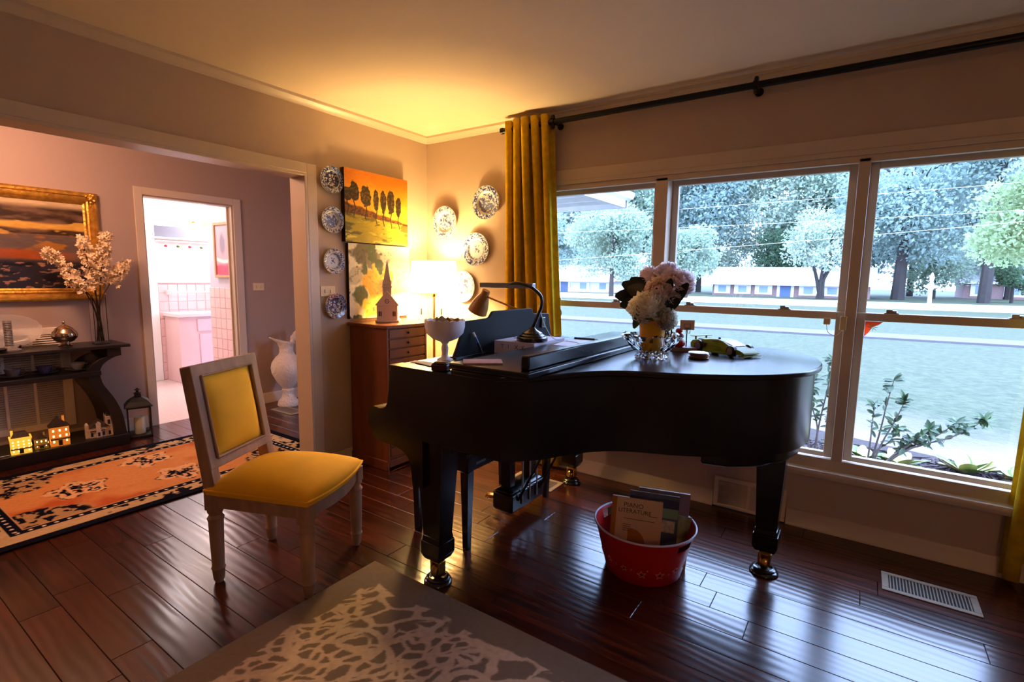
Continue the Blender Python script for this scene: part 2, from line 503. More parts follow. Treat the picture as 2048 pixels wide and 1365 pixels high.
for n, (xa, xb, ga, gb) in enumerate(WIN):
    w = thing('window_%d' % (n + 1), kind='structure', loc=((xa + xb) / 2, .06, .40))
    cx = (xa + xb) / 2
    def L(x): return x - cx
    # upper sash (outer), lower sash (inner): stiles, rails, pane
    up = G().box(L(xa), .02, .745, L(ga), .055, 1.545).box(L(gb), .02, .745, L(xb), .055, 1.545)
    up.box(L(ga), .02, 1.505, L(gb), .055, 1.545).box(L(ga), .02, .745, L(gb), .055, .785)
    us = up.to('upper_sash', TRIM, w, bevel=.003)
    G().box(L(ga), .035, .785, L(gb), .039, 1.505).to('pane', GLASS, us, smooth=0)
    lo = G().box(L(xa), -.02, .0, L(ga), .018, .785).box(L(gb), -.02, .0, L(xb), .018, .785)
    lo.box(L(ga), -.02, .745, L(gb), .018, .785).box(L(ga), -.02, .0, L(gb), .018, .026)
    ls = lo.to('lower_sash', TRIM, w, bevel=.003)
    G().box(L(ga), -.003, .026, L(gb), .001, .745).to('pane', GLASS, ls, smooth=0)
    for t in ((.13, .72) if n < 2 else (.14, .75)):
        lx = L(ga) + t * (gb - ga)
        lk = G().box(lx - .03, -.015, .785, lx + .03, .016, .790).box(lx - .022, -.012, .790, lx + .004, .012, .806)
        lk.lathe([(.012, .790), (.012, .800), (.006, .802)], 10, (lx + .012, 0, 0))
        lk.to('sash_lock', METAL, ls, bevel=.001)

# ------------------------------------------------------------------ bathroom
BX = -4.15
struct(G().box(BX - .1, -2.2, 0, BX, 1.0, HC).to('wall_bathroom_rear', WHITE))
struct(G().box(BX, .9, 0, HX - .1, 1.0, HC).to('wall_bathroom_side', WHITE))
struct(G().box(BX, -2.2, 0, HX - .1, -2.1, HC).to('wall_bathroom_far', WHITE))
LILAC = M('lilac_paint', lin(206, 200, 214), .6)
part_wall = struct(G().box(-2.76, -.415, 0, HX - .1, -.30, HC).to('wall_bathroom_partition', LILAC))
TS = .108
tile_me = G().box(-.0005, 0, 0, .008, TS - .003, TS - .003)
def tile_mesh(axis):
    t = TS - .004; d = .009; c = .003
    # face towards +x (axis x) or -y (axis y)
    vs = [(0, 0, 0), (0, t, 0), (0, t, t), (0, 0, t), (d - c, 0, 0), (d - c, t, 0), (d - c, t, t), (d - c, 0, t), (d, c, c), (d, t - c, c), (d, t - c, t - c), (d, c, t - c)]
    fs = [(8, 9, 10, 11)] + [q for k in range(4) for n in [(k + 1) % 4] for q in [(k, n, 4 + n, 4 + k), (4 + k, 4 + n, 8 + n, 8 + k)]]
    if axis == 'y': vs = [(b, -a, cc) for a, b, cc in vs]
    me = G().add(vs, fs).mesh('wall_tile', 0); me.materials.append(PINKTILE); return me
TX, TY = tile_mesh('x'), tile_mesh('y')
gx = struct(G().box(BX, -.385, 0, BX + .006, .9, 1.215).to('wall_bathroom_tiled', GROUT))
for j in range(11):
    for i in range(7):
        link('wall_tile', TX, None, gx, (BX + .006, -.383 + i * TS, .005 + j * TS))
gy = struct(G().box(-2.765, -.421, 0, HX - .1, -.415, 1.185).box(-2.766, -.415, 0, -2.76, -.30, 1.185).to('wall_partition_tiled', GROUT))
for j in range(11):
    for i in range(5):
        link('wall_tile', TY, None, gy, (-2.762 + i * TS, -.421, .002 + j * TS))
G().tube([(BX + .012, -.385, 1.208), (BX + .012, .9, 1.208)], .011, 8).to('tile_cap', PINKTILE, gx)

# the white door on the rear wall of the bathroom
d = thing('door_2', kind='structure', loc=(BX, -.9, 0))
G().box(0, -.42, .01, .02, .42, 2.0).to('leaf', WHITE, d, bevel=.003)
G().box(0, .42, 0, .03, .51, 2.09).box(0, -.51, 0, .03, -.42, 2.09).box(0, -.42, 2.0, .03, .42, 2.09).to('casing', WHITE, d, bevel=.004)
G().ball((.055, .37, .95), .026).tube([(.015, .37, .95), (.05, .37, .95)], .010).to('knob', BRASS, d)
G().box(.018, .40, .2, .024, .42, .3).box(.018, .40, 1.7, .024, .42, 1.8).to('hinge', BRASS, d)

# vanity
v = thing('bathroom_vanity', 'pink tiled bathroom vanity with pale top seen through the doorway', 'vanity', (BX + .012, .24, 0))
PINKP = M('pink_cabinet_paint', lin(236, 200, 206), .4)
G().box(.014, -.58, .0, .40, .6, .80).to('body', PINKTILE, v, bevel=.004)
G().box(.014, -.60, .80, .43, .6, .845).to('worktop', M('pale_worktop', lin(244, 224, 222), .2), v, bevel=.006)
for k in range(2):
    dr = G().box(.40, -.38 + k * .47, .62, .415, .05 + k * .45, .77).to('drawer', PINKP, v, bevel=.004)
    G().ball((.43, -.165 + k * .46, .695), .016).to('knob', CRYSTAL, dr)
    G().box(.40, -.36 + k * .47, .08, .415, .05 + k * .45, .59).to('cabinet_door', PINKP, v, bevel=.004)
# towel bar
t = thing('towel_bar', 'white ceramic towel bar on pink tiled bathroom wall', 'towel bar', (BX + .015, -.02, 1.09))
CER = M('white_ceramic', lin(240, 232, 230), .15)
G().tube([(.05, -.24, 0), (.05, .30, 0)], .012).to('bar', CER, t)
for yy in (-.26, .30): G().taper((.02, yy, -.03), (.05, .05), (.04, yy, .03), (.06, .06)).to('bracket', CER, t, bevel=.006)
# shelf and ornament rail
t = thing('bathroom_shelf', 'grey bathroom wall shelf above the ornament rail', 'shelf', (BX, .02, 1.74))
G().box(0, -.42, .0, .10, .45, .02).to('board', WHITE, t, bevel=.003)
G().box(.0, -.42, .02, .012, .12, .16).to('back_panel', M('grey_panel', lin(104, 106, 116), .3), t)
t = thing('ornament_rail', 'thin white rail strung with small red and green ornaments', 'rail', (BX + .1, .02, 1.71))
G().tube([(.02, -.43, 0), (.02, .5, 0)], .006).to('rod', WHITE, t)
RED = M('ornament_red', lin(190, 30, 50), .3); GRN = M('ornament_green', lin(80, 110, 40), .4)
for k in range(6):
    yy = -.33 + k * .135
    o = G().ball((.02, yy, -.055), (.018, .018, .014)).to('ornament', RED if k % 2 == 0 else GRN, t)
    G().tube([(.02, yy, -.04), (.02, yy, -.004)], .0015, 5).to('thread', WHITE, o)
# vanity light: brass bracket, two glowing globes
vl = thing('vanity_light', 'brass bracket light with glowing globes high on bathroom wall', 'light', (BX, .17, 1.98))
G().box(0, -.15, -.03, .02, .2, .03).tube([(.02, -.1, 0), (.09, -.1, 0)], .012).tube([(.02, .15, 0), (.09, .15, 0)], .012).to('bracket', BRASS, vl, bevel=.003)
GLOBE = M('lit_globe', (1, 1, 1), .3, emis=(1, .93, .95), es=9)
for yy in (-.1, .15): G().ball((.11, yy, .05), .06, 16, 10).to('globe', GLOBE, vl)
ld = bpy.data.lights.new('vanity_bulb', 'POINT'); ld.energy = BATH_W; ld.color = (1, .86, .92); ld.shadow_soft_size = .08
lo_ = bpy.data.objects.new('bulb', ld); COL.objects.link(lo_); lo_.parent = vl; lo_.location = (.32, .02, .08)
# unseen bathroom ceiling light, added to brighten the bathroom
cl = thing('bathroom_fill_light', 'added round white bathroom fill light out of sight above the doorway', 'light', (-3.1, -.95, HC))
G().lathe([(.16, 0), (.15, -.04), (.10, -.075), (.001, -.085)], 24).to('diffuser', GLOBE, cl)
ld = bpy.data.lights.new('bathroom_fill_bulb', 'POINT'); ld.energy = BATH_W; ld.color = (1, .86, .92); ld.shadow_soft_size = .15
lo_ = bpy.data.objects.new('bulb', ld); COL.objects.link(lo_); lo_.parent = cl; lo_.location = (0, 0, -.16)
# framed picture on the partition: soft pink and grey, generic
pf = thing('framed_picture', 'wooden framed pink and grey picture on bathroom partition', 'picture', (-2.60, -.421, 1.29))
WOODF = M('pale_wood_frame', lin(196, 160, 120), .5, vary=(30, .15), stretch=(1, 1, .2))
wd, ht = .38, .56
g = G().box(0, -.025, 0, .03, 0, ht).box(wd - .03, -.025, 0, wd, 0, ht).box(.03, -.025, 0, wd - .03, 0, .03).box(.03, -.025, ht - .03, wd - .03, 0, ht)
g.to('frame', WOODF, pf, bevel=.003)
U, V_ = np.meshgrid(np.linspace(0, 1, 60), np.linspace(0, 1, 90))
c = np.ones((90, 60, 3)) * np.array(lin(226, 176, 184))
c = mixc(c, lin(150, 140, 160), sstep(.35, .2, np.hypot((U - .4) * 1.2, V_ - .62) + .15 * fbm(U * 5, V_ * 5, 3)))
c = mixc(c, lin(226, 90, 120), sstep(.3, .2, V_ + .08 * fbm(U * 4, V_ * 4, 5)))
c = mixc(c, lin(240, 232, 226), sstep(.05, .02, abs(V_ - .33 + .06 * np.sin(U * 3))))
o = sheet('print', VC('picture_print', .5), c, wd - .06, ht - .06, pf)
o.rotation_euler = (R(90), 0, 0); o.location = (.03, -.012, .03)

# hall ceiling lamp, added out of view to fill the hall with warm light
hl = thing('hall_fill_light', 'added frosted dome fill light of the hall, out of view', 'light', (-1.05, -2.35, HC))
G().lathe([(.17, 0), (.165, -.02), (.15, -.022)], 24).to('rim', BRASS, hl)
G().lathe([(.15, -.02), (.13, -.06), (.07, -.09), (.001, -.1)], 24).to('dome', M('hall_fill_dome', (1, .9, .8), .4, emis=(1, .62, .40), es=4), hl)
ld = bpy.data.lights.new('hall_fill_bulb', 'POINT'); ld.energy = HALL_W; ld.color = (1, .54, .36); ld.shadow_soft_size = .12
lo_ = bpy.data.objects.new('bulb', ld); COL.objects.link(lo_); lo_.parent = hl; lo_.location = (0, 0, -.2)

# warm fill light added behind the camera, shaped as a plain ceiling fixture
rl = thing('room_fill_light', 'added frosted dome fill light of the living room, behind the camera', 'light', (4.95, -4.9, HC))
G().lathe([(.19, 0), (.185, -.02), (.17, -.022)], 24).to('rim', BRASS, rl)
G().lathe([(.17, -.02), (.15, -.06), (.08, -.095), (.001, -.105)], 24).to('dome', M('room_fill_dome', (1, .9, .8), .4, emis=(1, .66, .40), es=3), rl)
ld = bpy.data.lights.new('room_fill_bulb', 'POINT'); ld.energy = ROOM_W; ld.color = (1, .54, .28); ld.shadow_soft_size = .15
lo_ = bpy.data.objects.new('bulb', ld); COL.objects.link(lo_); lo_.parent = rl; lo_.location = (0, 0, -.22)

# ------------------------------------------------------------------ grand piano
piano = thing('grand_piano', 'black baby grand piano in front of the window with closed lid', 'piano', (1.5, -.88, 0))
OX, OY = 1.5, -.88
def W(p): return (p[0] - OX, p[1] - OY) if len(p) == 2 else (p[0] - OX, p[1] - OY, p[2])
bent = spline([(1.93, -1.63), (2.03, -1.53), (2.10, -1.40), (2.18, -1.295), (2.28, -1.225), (2.44, -1.16), (2.60, -1.065), (2.68, -1.0), (2.755, -.91), (2.815, -.79), (2.843, -.66), (2.843, -.52), (2.80, -.34), (2.70, -.19), (2.58, -.135), (2.45, -.13)], 6)
rim = [(1.45, -1.63), (1.75, -1.63)] + bent + [(1.45, -.13)]
G().prism([W(p) for p in rim], .655, .958, 'z').to('case', BLACK, piano)
# key arms: side profile in x,z
arm = [(1.335, .958), (1.345, .945)] + [(1.335, .90), (1.328, .83), (1.318, .785)] + bez((1.318, .785), (1.308, .760), (1.285, .752), (1.25, .758), 6)[1:] + bez((1.25, .758), (1.225, .764), (1.195, .755), (1.192, .73), 6)[1:] + [(1.195, .69), (1.205, .655), (1.225, .625), (1.27, .605), (1.345, .603)] + bez((1.345, .603), (1.415, .60), (1.455, .575), (1.462, .52), 6)[1:] + [(1.470, .45), (1.53, .45), (1.53, .655), (1.45, .655), (1.45, .958)]
for ya, yb in ((-1.63, -1.555), (-.205, -.13)):
    G().prism([(x - OX, z) for x, z in arm], ya - OY, yb - OY, 'y').to('arm', BLACK, piano)
G().box(1.21 - OX, -1.555 - OY, .60, 1.62 - OX, -.205 - OY, .66).to('key_bed', BLACK, piano, bevel=.004)
G().box(1.205 - OX, -1.555 - OY, .655, 1.222 - OX, -.205 - OY, .70).to('key_slip', BLACK, piano, bevel=.003)
fbp = [(1.225, .70), (1.232, .735), (1.26, .745), (1.36, .80), (1.40, .90), (1.41, .90), (1.41, .69)]
G().prism([(x - OX, z) for x, z in fbp], -1.555 - OY, -.205 - OY, 'y').to('fallboard', BLACK, piano, bevel=.004)
# music shelf behind the fallboard
G().box(1.345 - OX, -1.55 - OY, .90, 1.70 - OX, -.21 - OY, .957).to('music_shelf', BLACK, piano, bevel=.003)
# lid and folded front flap
ov = []
n = len(rim)
cx, cy = 2.0, -.8
lid_b = spline([(1.94, -1.655), (2.05, -1.545), (2.118, -1.41), (2.195, -1.308), (2.285, -1.242), (2.45, -1.178), (2.612, -1.083), (2.695, -1.015), (2.772, -.922), (2.835, -.80), (2.866, -.665), (2.866, -.51), (2.822, -.325), (2.71, -.165), (2.59, -.112), (2.45, -.108)], 6)
lid = [(1.705, -1.655)] + lid_b + [(1.705, -.108)]
G().prism([W(p) for p in lid], .961, .985, 'z').to('lid', BLACK, piano, bevel=.006, seg=3)
fl = G().box(1.70 - OX, -1.66 - OY, .986, 2.062 - OX, -.105 - OY, 1.010).to('front_flap', BLACK, piano, bevel=.006, seg=3)
G().box(2.005 - OX, -1.62 - OY, 1.010, 2.04 - OX, -.14 - OY, 1.062).to('flap_lip', BLACK, fl, bevel=.005)
# music desk (seen from its back), leaning towards the tail
dk = [(-1.33, .957), (-1.31, 1.0), (-1.265, 1.125), (-1.255, 1.13), (-1.09, 1.135), (-1.075, 1.14), (-1.055, 1.165), (-1.04, 1.168), (-.70, 1.168), (-.685, 1.165), (-.665, 1.14), (-.65, 1.135), (-.50, 1.13), (-.49, 1.125), (-.435, 1.0), (-.42, .957)]
g = G().prism([(y - OY, z) for y, z in dk], 1.425 - OX, 1.44 - OX, 'x')
g.shape(lambda p: Vector((p.x + (p.z - .957) * .10, p.y, p.z)))
MATTE = M('desk_matte_black', (.008, .008, .009), .6, spec=.25, bump=(400, .05, .001))
md = g.to('music_desk', MATTE, piano, bevel=.003)
G().box(1.40 - OX, -1.33 - OY, .957, 1.455 - OX, -.42 - OY, .966).to('desk_rail', BLACK, md, bevel=.002)
# legs with casters
for k, (lx, ly, top, kneepts) in enumerate(((1.545, -1.555, .66, 1), (1.50, -.215, .66, 1), (2.715, -.62, .66, 0))):
    g = G()
    w0 = .155 if k < 2 else .125
    g.taper((lx - OX, ly - OY, .115), (.078, .078), (lx - OX, ly - OY, top), (w0, .115))
    g.taper((lx - OX, ly - OY, .20), (.098, .098), (lx - OX, ly - OY, .225), (.092, .092))
    g.taper((lx - OX, ly - OY, .14), (.105, .105), (lx - OX, ly - OY, .20), (.105, .105))
    g.taper((lx - OX, ly - OY, .115), (.082, .082), (lx - OX, ly - OY, .14), (.105, .105))
    lg = g.to('leg', BLACK, piano, bevel=.003)
    if k == 2:
        # deep block that carries the tail leg
        blk = [(2.50, -1.03), (2.60, -1.01), (2.70, -.93), (2.78, -.80), (2.815, -.66), (2.815, -.52), (2.78, -.38), (2.60, -.40), (2.52, -.55), (2.47, -.80)]
        G().prism([W(p) for p in blk], .595, .656, 'z').to('leg_block', BLACK, piano, bevel=.012, seg=3)
    cs = G().box(lx - .022 - OX, ly - .022 - OY, .095, lx + .022 - OX, ly + .022 - OY, .118)
    cs.box(lx - .028 - OX, ly - .020 - OY, .045, lx - .018 - OX, ly + .020 - OY, .10).box(lx + .018 - OX, ly - .020 - OY, .045, lx + .028 - OX, ly + .020 - OY, .10)
    ca = cs.to('caster', BRASS, lg, bevel=.002)
    G().lathe([(.001, -.016), (.03, -.016), (.034, -.01), (.034, .01), (.03, .016), (.001, .016)], 20, (lx - OX, ly - OY, .054), rotm(0, R(90), 0)).shape(lambda p: p).to('wheel', BRASS, lg)
CUP = M('caster_cup_black', (.02, .017, .015), .2, coat=.5)
for k, (cx_, cy_, lab) in enumerate(((1.545, -1.555, 'dark caster cup under the piano leg nearest the gray rug'), (1.50, -.215, 'dark caster cup under the piano leg beside the window baseboard'), (2.715, -.62, 'dark caster cup under the piano tail leg'))):
    o = G().lathe([(.058, 0), (.062, .006), (.058, .014), (.050, .017), (.052, .024), (.046, .030), (.036, .030), (.034, .019), (.001, .019)], 32).to('caster_cup', CUP, loc=(cx_, cy_, 0), smooth=50)
    props(o, lab, 'caster cup', 'caster cups under the piano')
# pedal lyre
ly = thing('pedal_lyre', parent=piano, loc=(1.47 - OX, -.79 - OY, 0))
lyre = G().box(-.07, -.17, .07, .06, .17, .175)
lyre.taper((-.005, 0, .175), (.13, .34), (-.005, 0, .20), (.07, .28))
bx = lyre.to('pedal_box', BLACK, piano, bevel=.012, loc=(1.47 - OX, -.79 - OY, 0))
bpy.data.objects.remove(ly)
G().box(1.43 - OX, -.925 - OY, .17, 1.49 - OX, -.87 - OY, .64).to('lyre_post', BLACK, piano, bevel=.004)
G().box(1.43 - OX, -.71 - OY, .17, 1.49 - OX, -.655 - OY, .64).to('lyre_post', BLACK, piano, bevel=.004)
for k in range(3):
    yy = -.865 + k * .075
    p = G().tube([(1.42, yy, .105), (1.375, yy, .10), (1.33, yy, .095), (1.30, yy, .085), (1.285, yy, .078)], [.012, .012, .016, .018, .008], 10)
    p.shape(lambda q: Vector((q.x - OX, q.y - OY, q.z)))
    p.to('pedal', BRASS, piano)
ROD = M('steel_rod', (.5, .48, .45), .3, metal=1, vary=(50, .2))
for k in range(3):
    yy = -.865 + k * .075
    G().tube([(1.535 - OX, yy - OY, .10), (1.535 - OX, yy - OY, .64)], .005, 8).to('pedal_rod', ROD, piano)
for yy in (-.90, -.68):
    G().tube([(1.53 - OX, yy - OY, .13), (1.80 - OX, yy - OY, .66)], .007, 8).to('lyre_brace', BLACK, piano)
# bench pushed under the keyboard
bn = thing('piano_bench', 'black piano bench pushed under the piano keyboard', 'bench', (1.31, -.89, 0))
G().box(-.20, -.42, .475, .20, .42, .505).to('seat', BLACK, bn, bevel=.006)
bd = G().box(-.185, -.40, .40, .185, .40, .475).to('apron', BLACK, bn, bevel=.003)
pl = G().box(.1851, -.335, .425, .187, -.26, .437).to('maker_plate', M('grey_plate', (.09, .085, .08), .35, metal=.7, vary=(400, .4)), bd)
for sx in (-1, 1):
    for sy in (-1, 1):
        G().taper((sx * .165, sy * .38, 0), (.030, .030), (sx * .165, sy * .38, .40), (.048, .048)).to('leg', BLACK, bn, bevel=.002)

# ------------------------------------------------------------------ yellow side chair
ch = thing('side_chair', 'weathered wooden side chair with yellow velvet seat and back', 'chair', (.893, -1.849, 0), R(25))
CW = M('weathered_wood', lin(158, 124, 100), .6, vary=(18, .22, 6), bump=(60, .25, .002), stretch=(1, 1, .25))
YV = M('yellow_velvet', lin(240, 180, 30), .8, sheen=.0, vary=(9, .06), bump=(420, .15, .001))
SH = .40
# turned front legs
for sy in (-1, 1):
    fx, fy = .222, sy * .215
    prof = [(.014, 0), (.021, .015), (.025, .05), (.026, .06), (.029, .065), (.025, .072), (.026, .09), (.031, .28), (.031, .29), (.035, .295), (.030, .302), (.023, .315), (.032, .325), (.032, .335)]
    G().lathe(prof, 20, (fx, fy, 0)).to('leg', CW, ch)
    G().box(fx - .029, fy - .029, .333, fx + .029, fy + .029, .405).to('leg_block', CW, ch, bevel=.003)
    bxx, byy = -.222, sy * .185
    prof2 = [(.015, 0), (.022, .015), (.026, .06), (.029, .066), (.025, .075), (.030, .28), (.034, .295), (.025, .31), (.032, .325), (.032, .335)]
    G().lathe(prof2, 20, (bxx, byy, 0)).to('leg', CW, ch)
    G().box(bxx - .030, byy - .027, .333, bxx + .030, byy + .027, .43).to('leg_block', CW, ch, bevel=.003)
    # back upright rising from the rear leg, leaning back
    g = G().add([(bxx - .03, byy - .024, .42), (bxx + .026, byy - .024, .42), (bxx + .026, byy + .024, .42), (bxx - .03, byy + .024, .42),
                 (bxx - .113, byy - .022, .945), (bxx - .070, byy - .022, .945), (bxx - .070, byy + .022, .945), (bxx - .113, byy + .022, .945)],
                [(0, 3, 2, 1), (4, 5, 6, 7), (0, 1, 5, 4), (1, 2, 6, 5), (2, 3, 7, 6), (3, 0, 4, 7)])
    g.to('back_post', CW, ch, bevel=.004)
# seat rails: bowed front, straight others
def rail(pts, z0, z1, t):
    P = [Vector((p[0], p[1], 0)) for p in pts]; o = []; i_ = []
    for k in range(len(P)):
        d = (P[min(k + 1, len(P) - 1)] - P[max(k - 1, 0)]).normalized(); nn = Vector((-d.y, d.x, 0))
        o.append(P[k] + nn * t / 2); i_.append(P[k] - nn * t / 2)
    poly = [(p.x, p.y) for p in o] + [(p.x, p.y) for p in reversed(i_)]
    return G().prism(poly, z0, z1, 'z')
fr = [(.222 + .035 * (1 - (y / .2) ** 2), y) for y in np.linspace(-.2, .2, 13)]
for pts in (fr, [(-.222, -.17), (-.222, .17)], [(-.21, -.19), (.21, -.218)], [(-.21, .19), (.21, .218)]):
    r1 = rail(pts, .345, .412, .030).to('seat_rail', CW, ch, bevel=.004)
    rail(pts, .392, .402, .040).to('moulding', CW, r1, bevel=.003)
# seat cushion: domed, bowed front
def seat_outline(u):
    pass
nu, nv = 28, 28
g = G(); vs = []; fs = []
for j in range(nv + 1):
    for i in range(nu + 1):
        u = -1 + 2 * i / nu; v = -1 + 2 * j / nv
        x = u * .245; hw = .215 + .03 * (u + 1) / 2
        y = v * hw
        x += .035 * max(0, u) * (1 - v * v)
        e = (1 - abs(u) ** 6) * (1 - abs(v) ** 6)
        z = .425 + .020 * e ** .3 + .062 * (max(0, 1 - u * u * .9) ** .7) * (max(0, 1 - v * v * .9) ** .7)
        vs.append((x, y, z)); 
idx = lambda i, j: j * (nu + 1) + i
for j in range(nv):
    for i in range(nu): fs.append((idx(i, j), idx(i + 1, j), idx(i + 1, j + 1), idx(i, j + 1)))
ring = [idx(i, 0) for i in range(nu)] + [idx(nu, j) for j in range(nv)] + [idx(i, nv) for i in range(nu, 0, -1)] + [idx(0, j) for j in range(nv, 0, -1)]
k0 = len(vs)
for q in ring: vs.append((vs[q][0] * .985, vs[q][1] * .985, .405))
for a in range(len(ring)):
    b = (a + 1) % len(ring); fs.append((ring[b], ring[a], k0 + a, k0 + b))
g.add(vs, fs)
cu = g.to('seat_cushion', YV, ch, smooth=80)
G().tube([(vs[q][0] * 1.004, vs[q][1] * 1.004, .425) for q in ring] + [(vs[ring[0]][0] * 1.004, vs[ring[0]][1] * 1.004, .425)], .0055, 8, False).to('piping', YV, cu)
# back frame and padded panel, built upright then leaned
def lean(p):  # local panel coords: y across, z up (0..h), x thickness
    a = math.atan2(.085, .52)
    return Vector((-.235 + p.x * math.cos(a) - p.z * math.sin(a), p.y, .505 + p.z * math.cos(a) + p.x * math.sin(a)))
bh = .445
g = G().box(-.018, -.175, 0, .024, .175, .048).shape(lean); g.to('back_rail', CW, ch, bevel=.004)
g = G().box(-.018, -.175, bh - .048, .024, .175, bh + .006).shape(lean); g.to('back_rail', CW, ch, bevel=.004)
for sy in (-1, 1):
    g = G().box(-.018, sy * .185 - .022, 0, .024, sy * .185 + .022, bh + .006).shape(lean); g.to('back_stile', CW, ch, bevel=.005)
# inner moulding bead
bead = [(.026, -.158, .044), (.026, .158, .044), (.026, .158, bh - .044), (.026, -.158, bh - .044), (.026, -.158, .044)]
G().tube([lean(Vector(p)) for p in bead], .007, 8, False).to('back_moulding', CW, ch)
vs = []; fs = []
N_ = 16
for j in range(N_ + 1):
    for i in range(N_ + 1):
        u = -1 + 2 * i / N_; v = -1 + 2 * j / N_
        vs.append(lean(Vector((.012 + .030 * (1 - abs(u) ** 3.0) ** .6 * (1 - abs(v) ** 3.0) ** .6, u * .150, bh / 2 + v * (bh / 2 - .050)))))
for j in range(N_):
    for i in range(N_): fs.append((j * (N_ + 1) + i, j * (N_ + 1) + i + 1, (j + 1) * (N_ + 1) + i + 1, (j + 1) * (N_ + 1) + i))
G().add(vs, fs).to('back_cushion', YV, ch, smooth=80)
g = G().box(-.016, -.165, .04, .006, .165, bh - .04).shape(lean); g.to('back_panel', YV, ch)

# ------------------------------------------------------------------ gray damask rug
def voro(x, y, seed):
    """distance to the nearest cell border of a jittered lattice"""
    xi = np.floor(x).astype(int); yi = np.floor(y).astype(int)
    d1 = np.full(x.shape, 9.); d2 = np.full(x.shape, 9.)
    for a in (-1, 0, 1):
        for b in (-1, 0, 1):
            cx = xi + a; cy = yi + b
            r1 = vnoise(cx * 1.0 + 1000, cy * 1.0 + 500, seed); r2 = vnoise(cx * 1.0 + 300, cy * 1.0 + 900, seed + 7)
            d = np.hypot(cx + .1 + .8 * r1 - x, cy + .1 + .8 * r2 - y)
            sw = d < d1
            d2 = np.where(sw, d1, np.minimum(d2, d)); d1 = np.where(sw, d, d1)
    return d2 - d1, d1
def stroke(mask, X, Y, pts, w0, w1):
    n = len(pts)
    for k in range(n):
        t = k / max(1, n - 1); w = w0 + (w1 - w0) * t
        d = np.hypot(X - pts[k][0], Y - pts[k][1])
        np.maximum(mask, sstep(w, w * .75, d), out=mask)
def rug_cols(w, h, step):
    nu, nv = int(w / step), int(h / step)
    X, Y = np.meshgrid(np.linspace(0, w, nu), np.linspace(0, h, nv))   # X from left edge, Y distance from the far edge
    base = np.ones((nv, nu, 3)) * np.array(lin(124, 109, 96))
    wx = X + .05 * (fbm(X * 7, Y * 7, 21) - .5) * 2; wy = Y + .05 * (fbm(X * 7, Y * 7, 31) - .5) * 2
    rx, ry = wx * .8 + wy * .6, -wx * .6 + wy * .8
    e1, d1 = voro(rx * 10.0, ry * 6.0, 3)
    e2, d2 = voro(rx * 22, ry * 13, 9)
    zone = fbm(X * 3.2, Y * 3.2, 41)
    line = np.maximum(sstep(.185, .13, e1) * 1.0, sstep(.27, .18, e2) * sstep(.47, .53, zone))
    m = np.zeros_like(X)
    # big acanthus scrolls fanning out
    rr = random.Random(5)
    for (cx, cy, r0, a0, turn, s) in ((.42, .42, .17, 2.4, 3.8, 1), (.80, .36, .16, .4, -3.8, 1), (.30, .82, .15, 1.0, 3.6, 1), (.95, .80, .18, 2.0, -4.2, 1), (.62, .66, .12, 4.0, 4.5, 1), (1.25, .45, .15, .2, 4.2, 1), (.62, 1.15, .17, 5, -4, 1)):
        pts = []
        for k in range(70):
            t = k / 69; a = a0 + turn * t; rad = r0 * (1 - .8 * t)
            pts.append((cx + rad * math.cos(a), cy + rad * math.sin(a)))
        stroke(m, X, Y, pts, .010, .017)
        stroke(m, X, Y, [pts[-1]], .028, .028)
    hole = np.ones_like(X)
    # plain border with a scalloped inner edge
    edge = np.minimum(X, Y)
    lim = .075 + .035 * np.abs(np.sin((X - Y) * 8.0)) + .03 * fbm(X * 9, Y * 9, 51)
    inside = sstep(lim, lim + .006, edge)
    line = np.maximum(line * .95, m) * inside * (.75 + .5 * fbm(X * 60, Y * 60, 61, 2))
    c = mixc(base, lin(200, 178, 156), np.clip(line, 0, 1))
    return c * (0.92 + .16 * fbm(X * 90, Y * 90, 71, 2))[..., None]
RUGM = VC('damask_rug_wool', .95, bump=(500, .5, .003), spec=.08)
w_, h_ = 2.3, 1.9
c = rug_cols(w_, h_, .0055)[::-1]
rug = sheet('area_rug', RUGM, c, w_, h_, thick=.014, edge=lin(112, 98, 84))
rug.location = (1.212, -1.623 - h_, 0)
props(rug, 'gray area rug with cream scroll pattern in the foreground', 'rug')

# ------------------------------------------------------------------ orange runner rug in the hall
w_, h_ = 1.215, 1.92
nu, nv = int(w_ / .0055), int(h_ / .0055)
X, Y = np.meshgrid(np.linspace(0, w_, nu), np.linspace(0, h_, nv))
ex = np.minimum(X, w_ - X); ey = np.minimum(Y, h_ - Y); e = np.minimum(ex, ey)
NAVY, CREAM, ORG, TAN = lin(13, 12, 24), lin(196, 164, 120), lin(208, 140, 80), lin(176, 138, 92)
c = np.ones((nv, nu, 3)) * np.array(ORG)
c = mixc(c, lin(188, 92, 44), sstep(.45, .65, fbm(X * 2.5, Y * 2.5, 4)))
def floral(cx, cy, s, seed, rot=0.):
    dx, dy = (X - cx), (Y - cy)
    r = np.hypot(dx, dy) / s; a = np.arctan2(dy, dx) + rot
    pet = r + .22 * np.cos(a * 5) + .5 * (fbm(X * 38, Y * 38, seed) - .5)
    return pet, r
for k, (cx, cy) in enumerate(((.60, .55), (.36, 1.0), (.80, 1.05), (.58, 1.45))):
    pet, r = floral(cx, cy, .11, 20 + k, k)
    c = mixc(c, lin(222, 170, 120), sstep(1.35, 1.2, pet))
    c = mixc(c, NAVY, (sstep(.95, .85, pet) * sstep(.46, .52, fbm(X * 55, Y * 55, 60 + k, 2))))
    c = mixc(c, NAVY, sstep(1.32, 1.26, pet) * sstep(1.15, 1.2, pet) * sstep(.52, .58, fbm(X * 30, Y * 30, 80 + k, 2)))
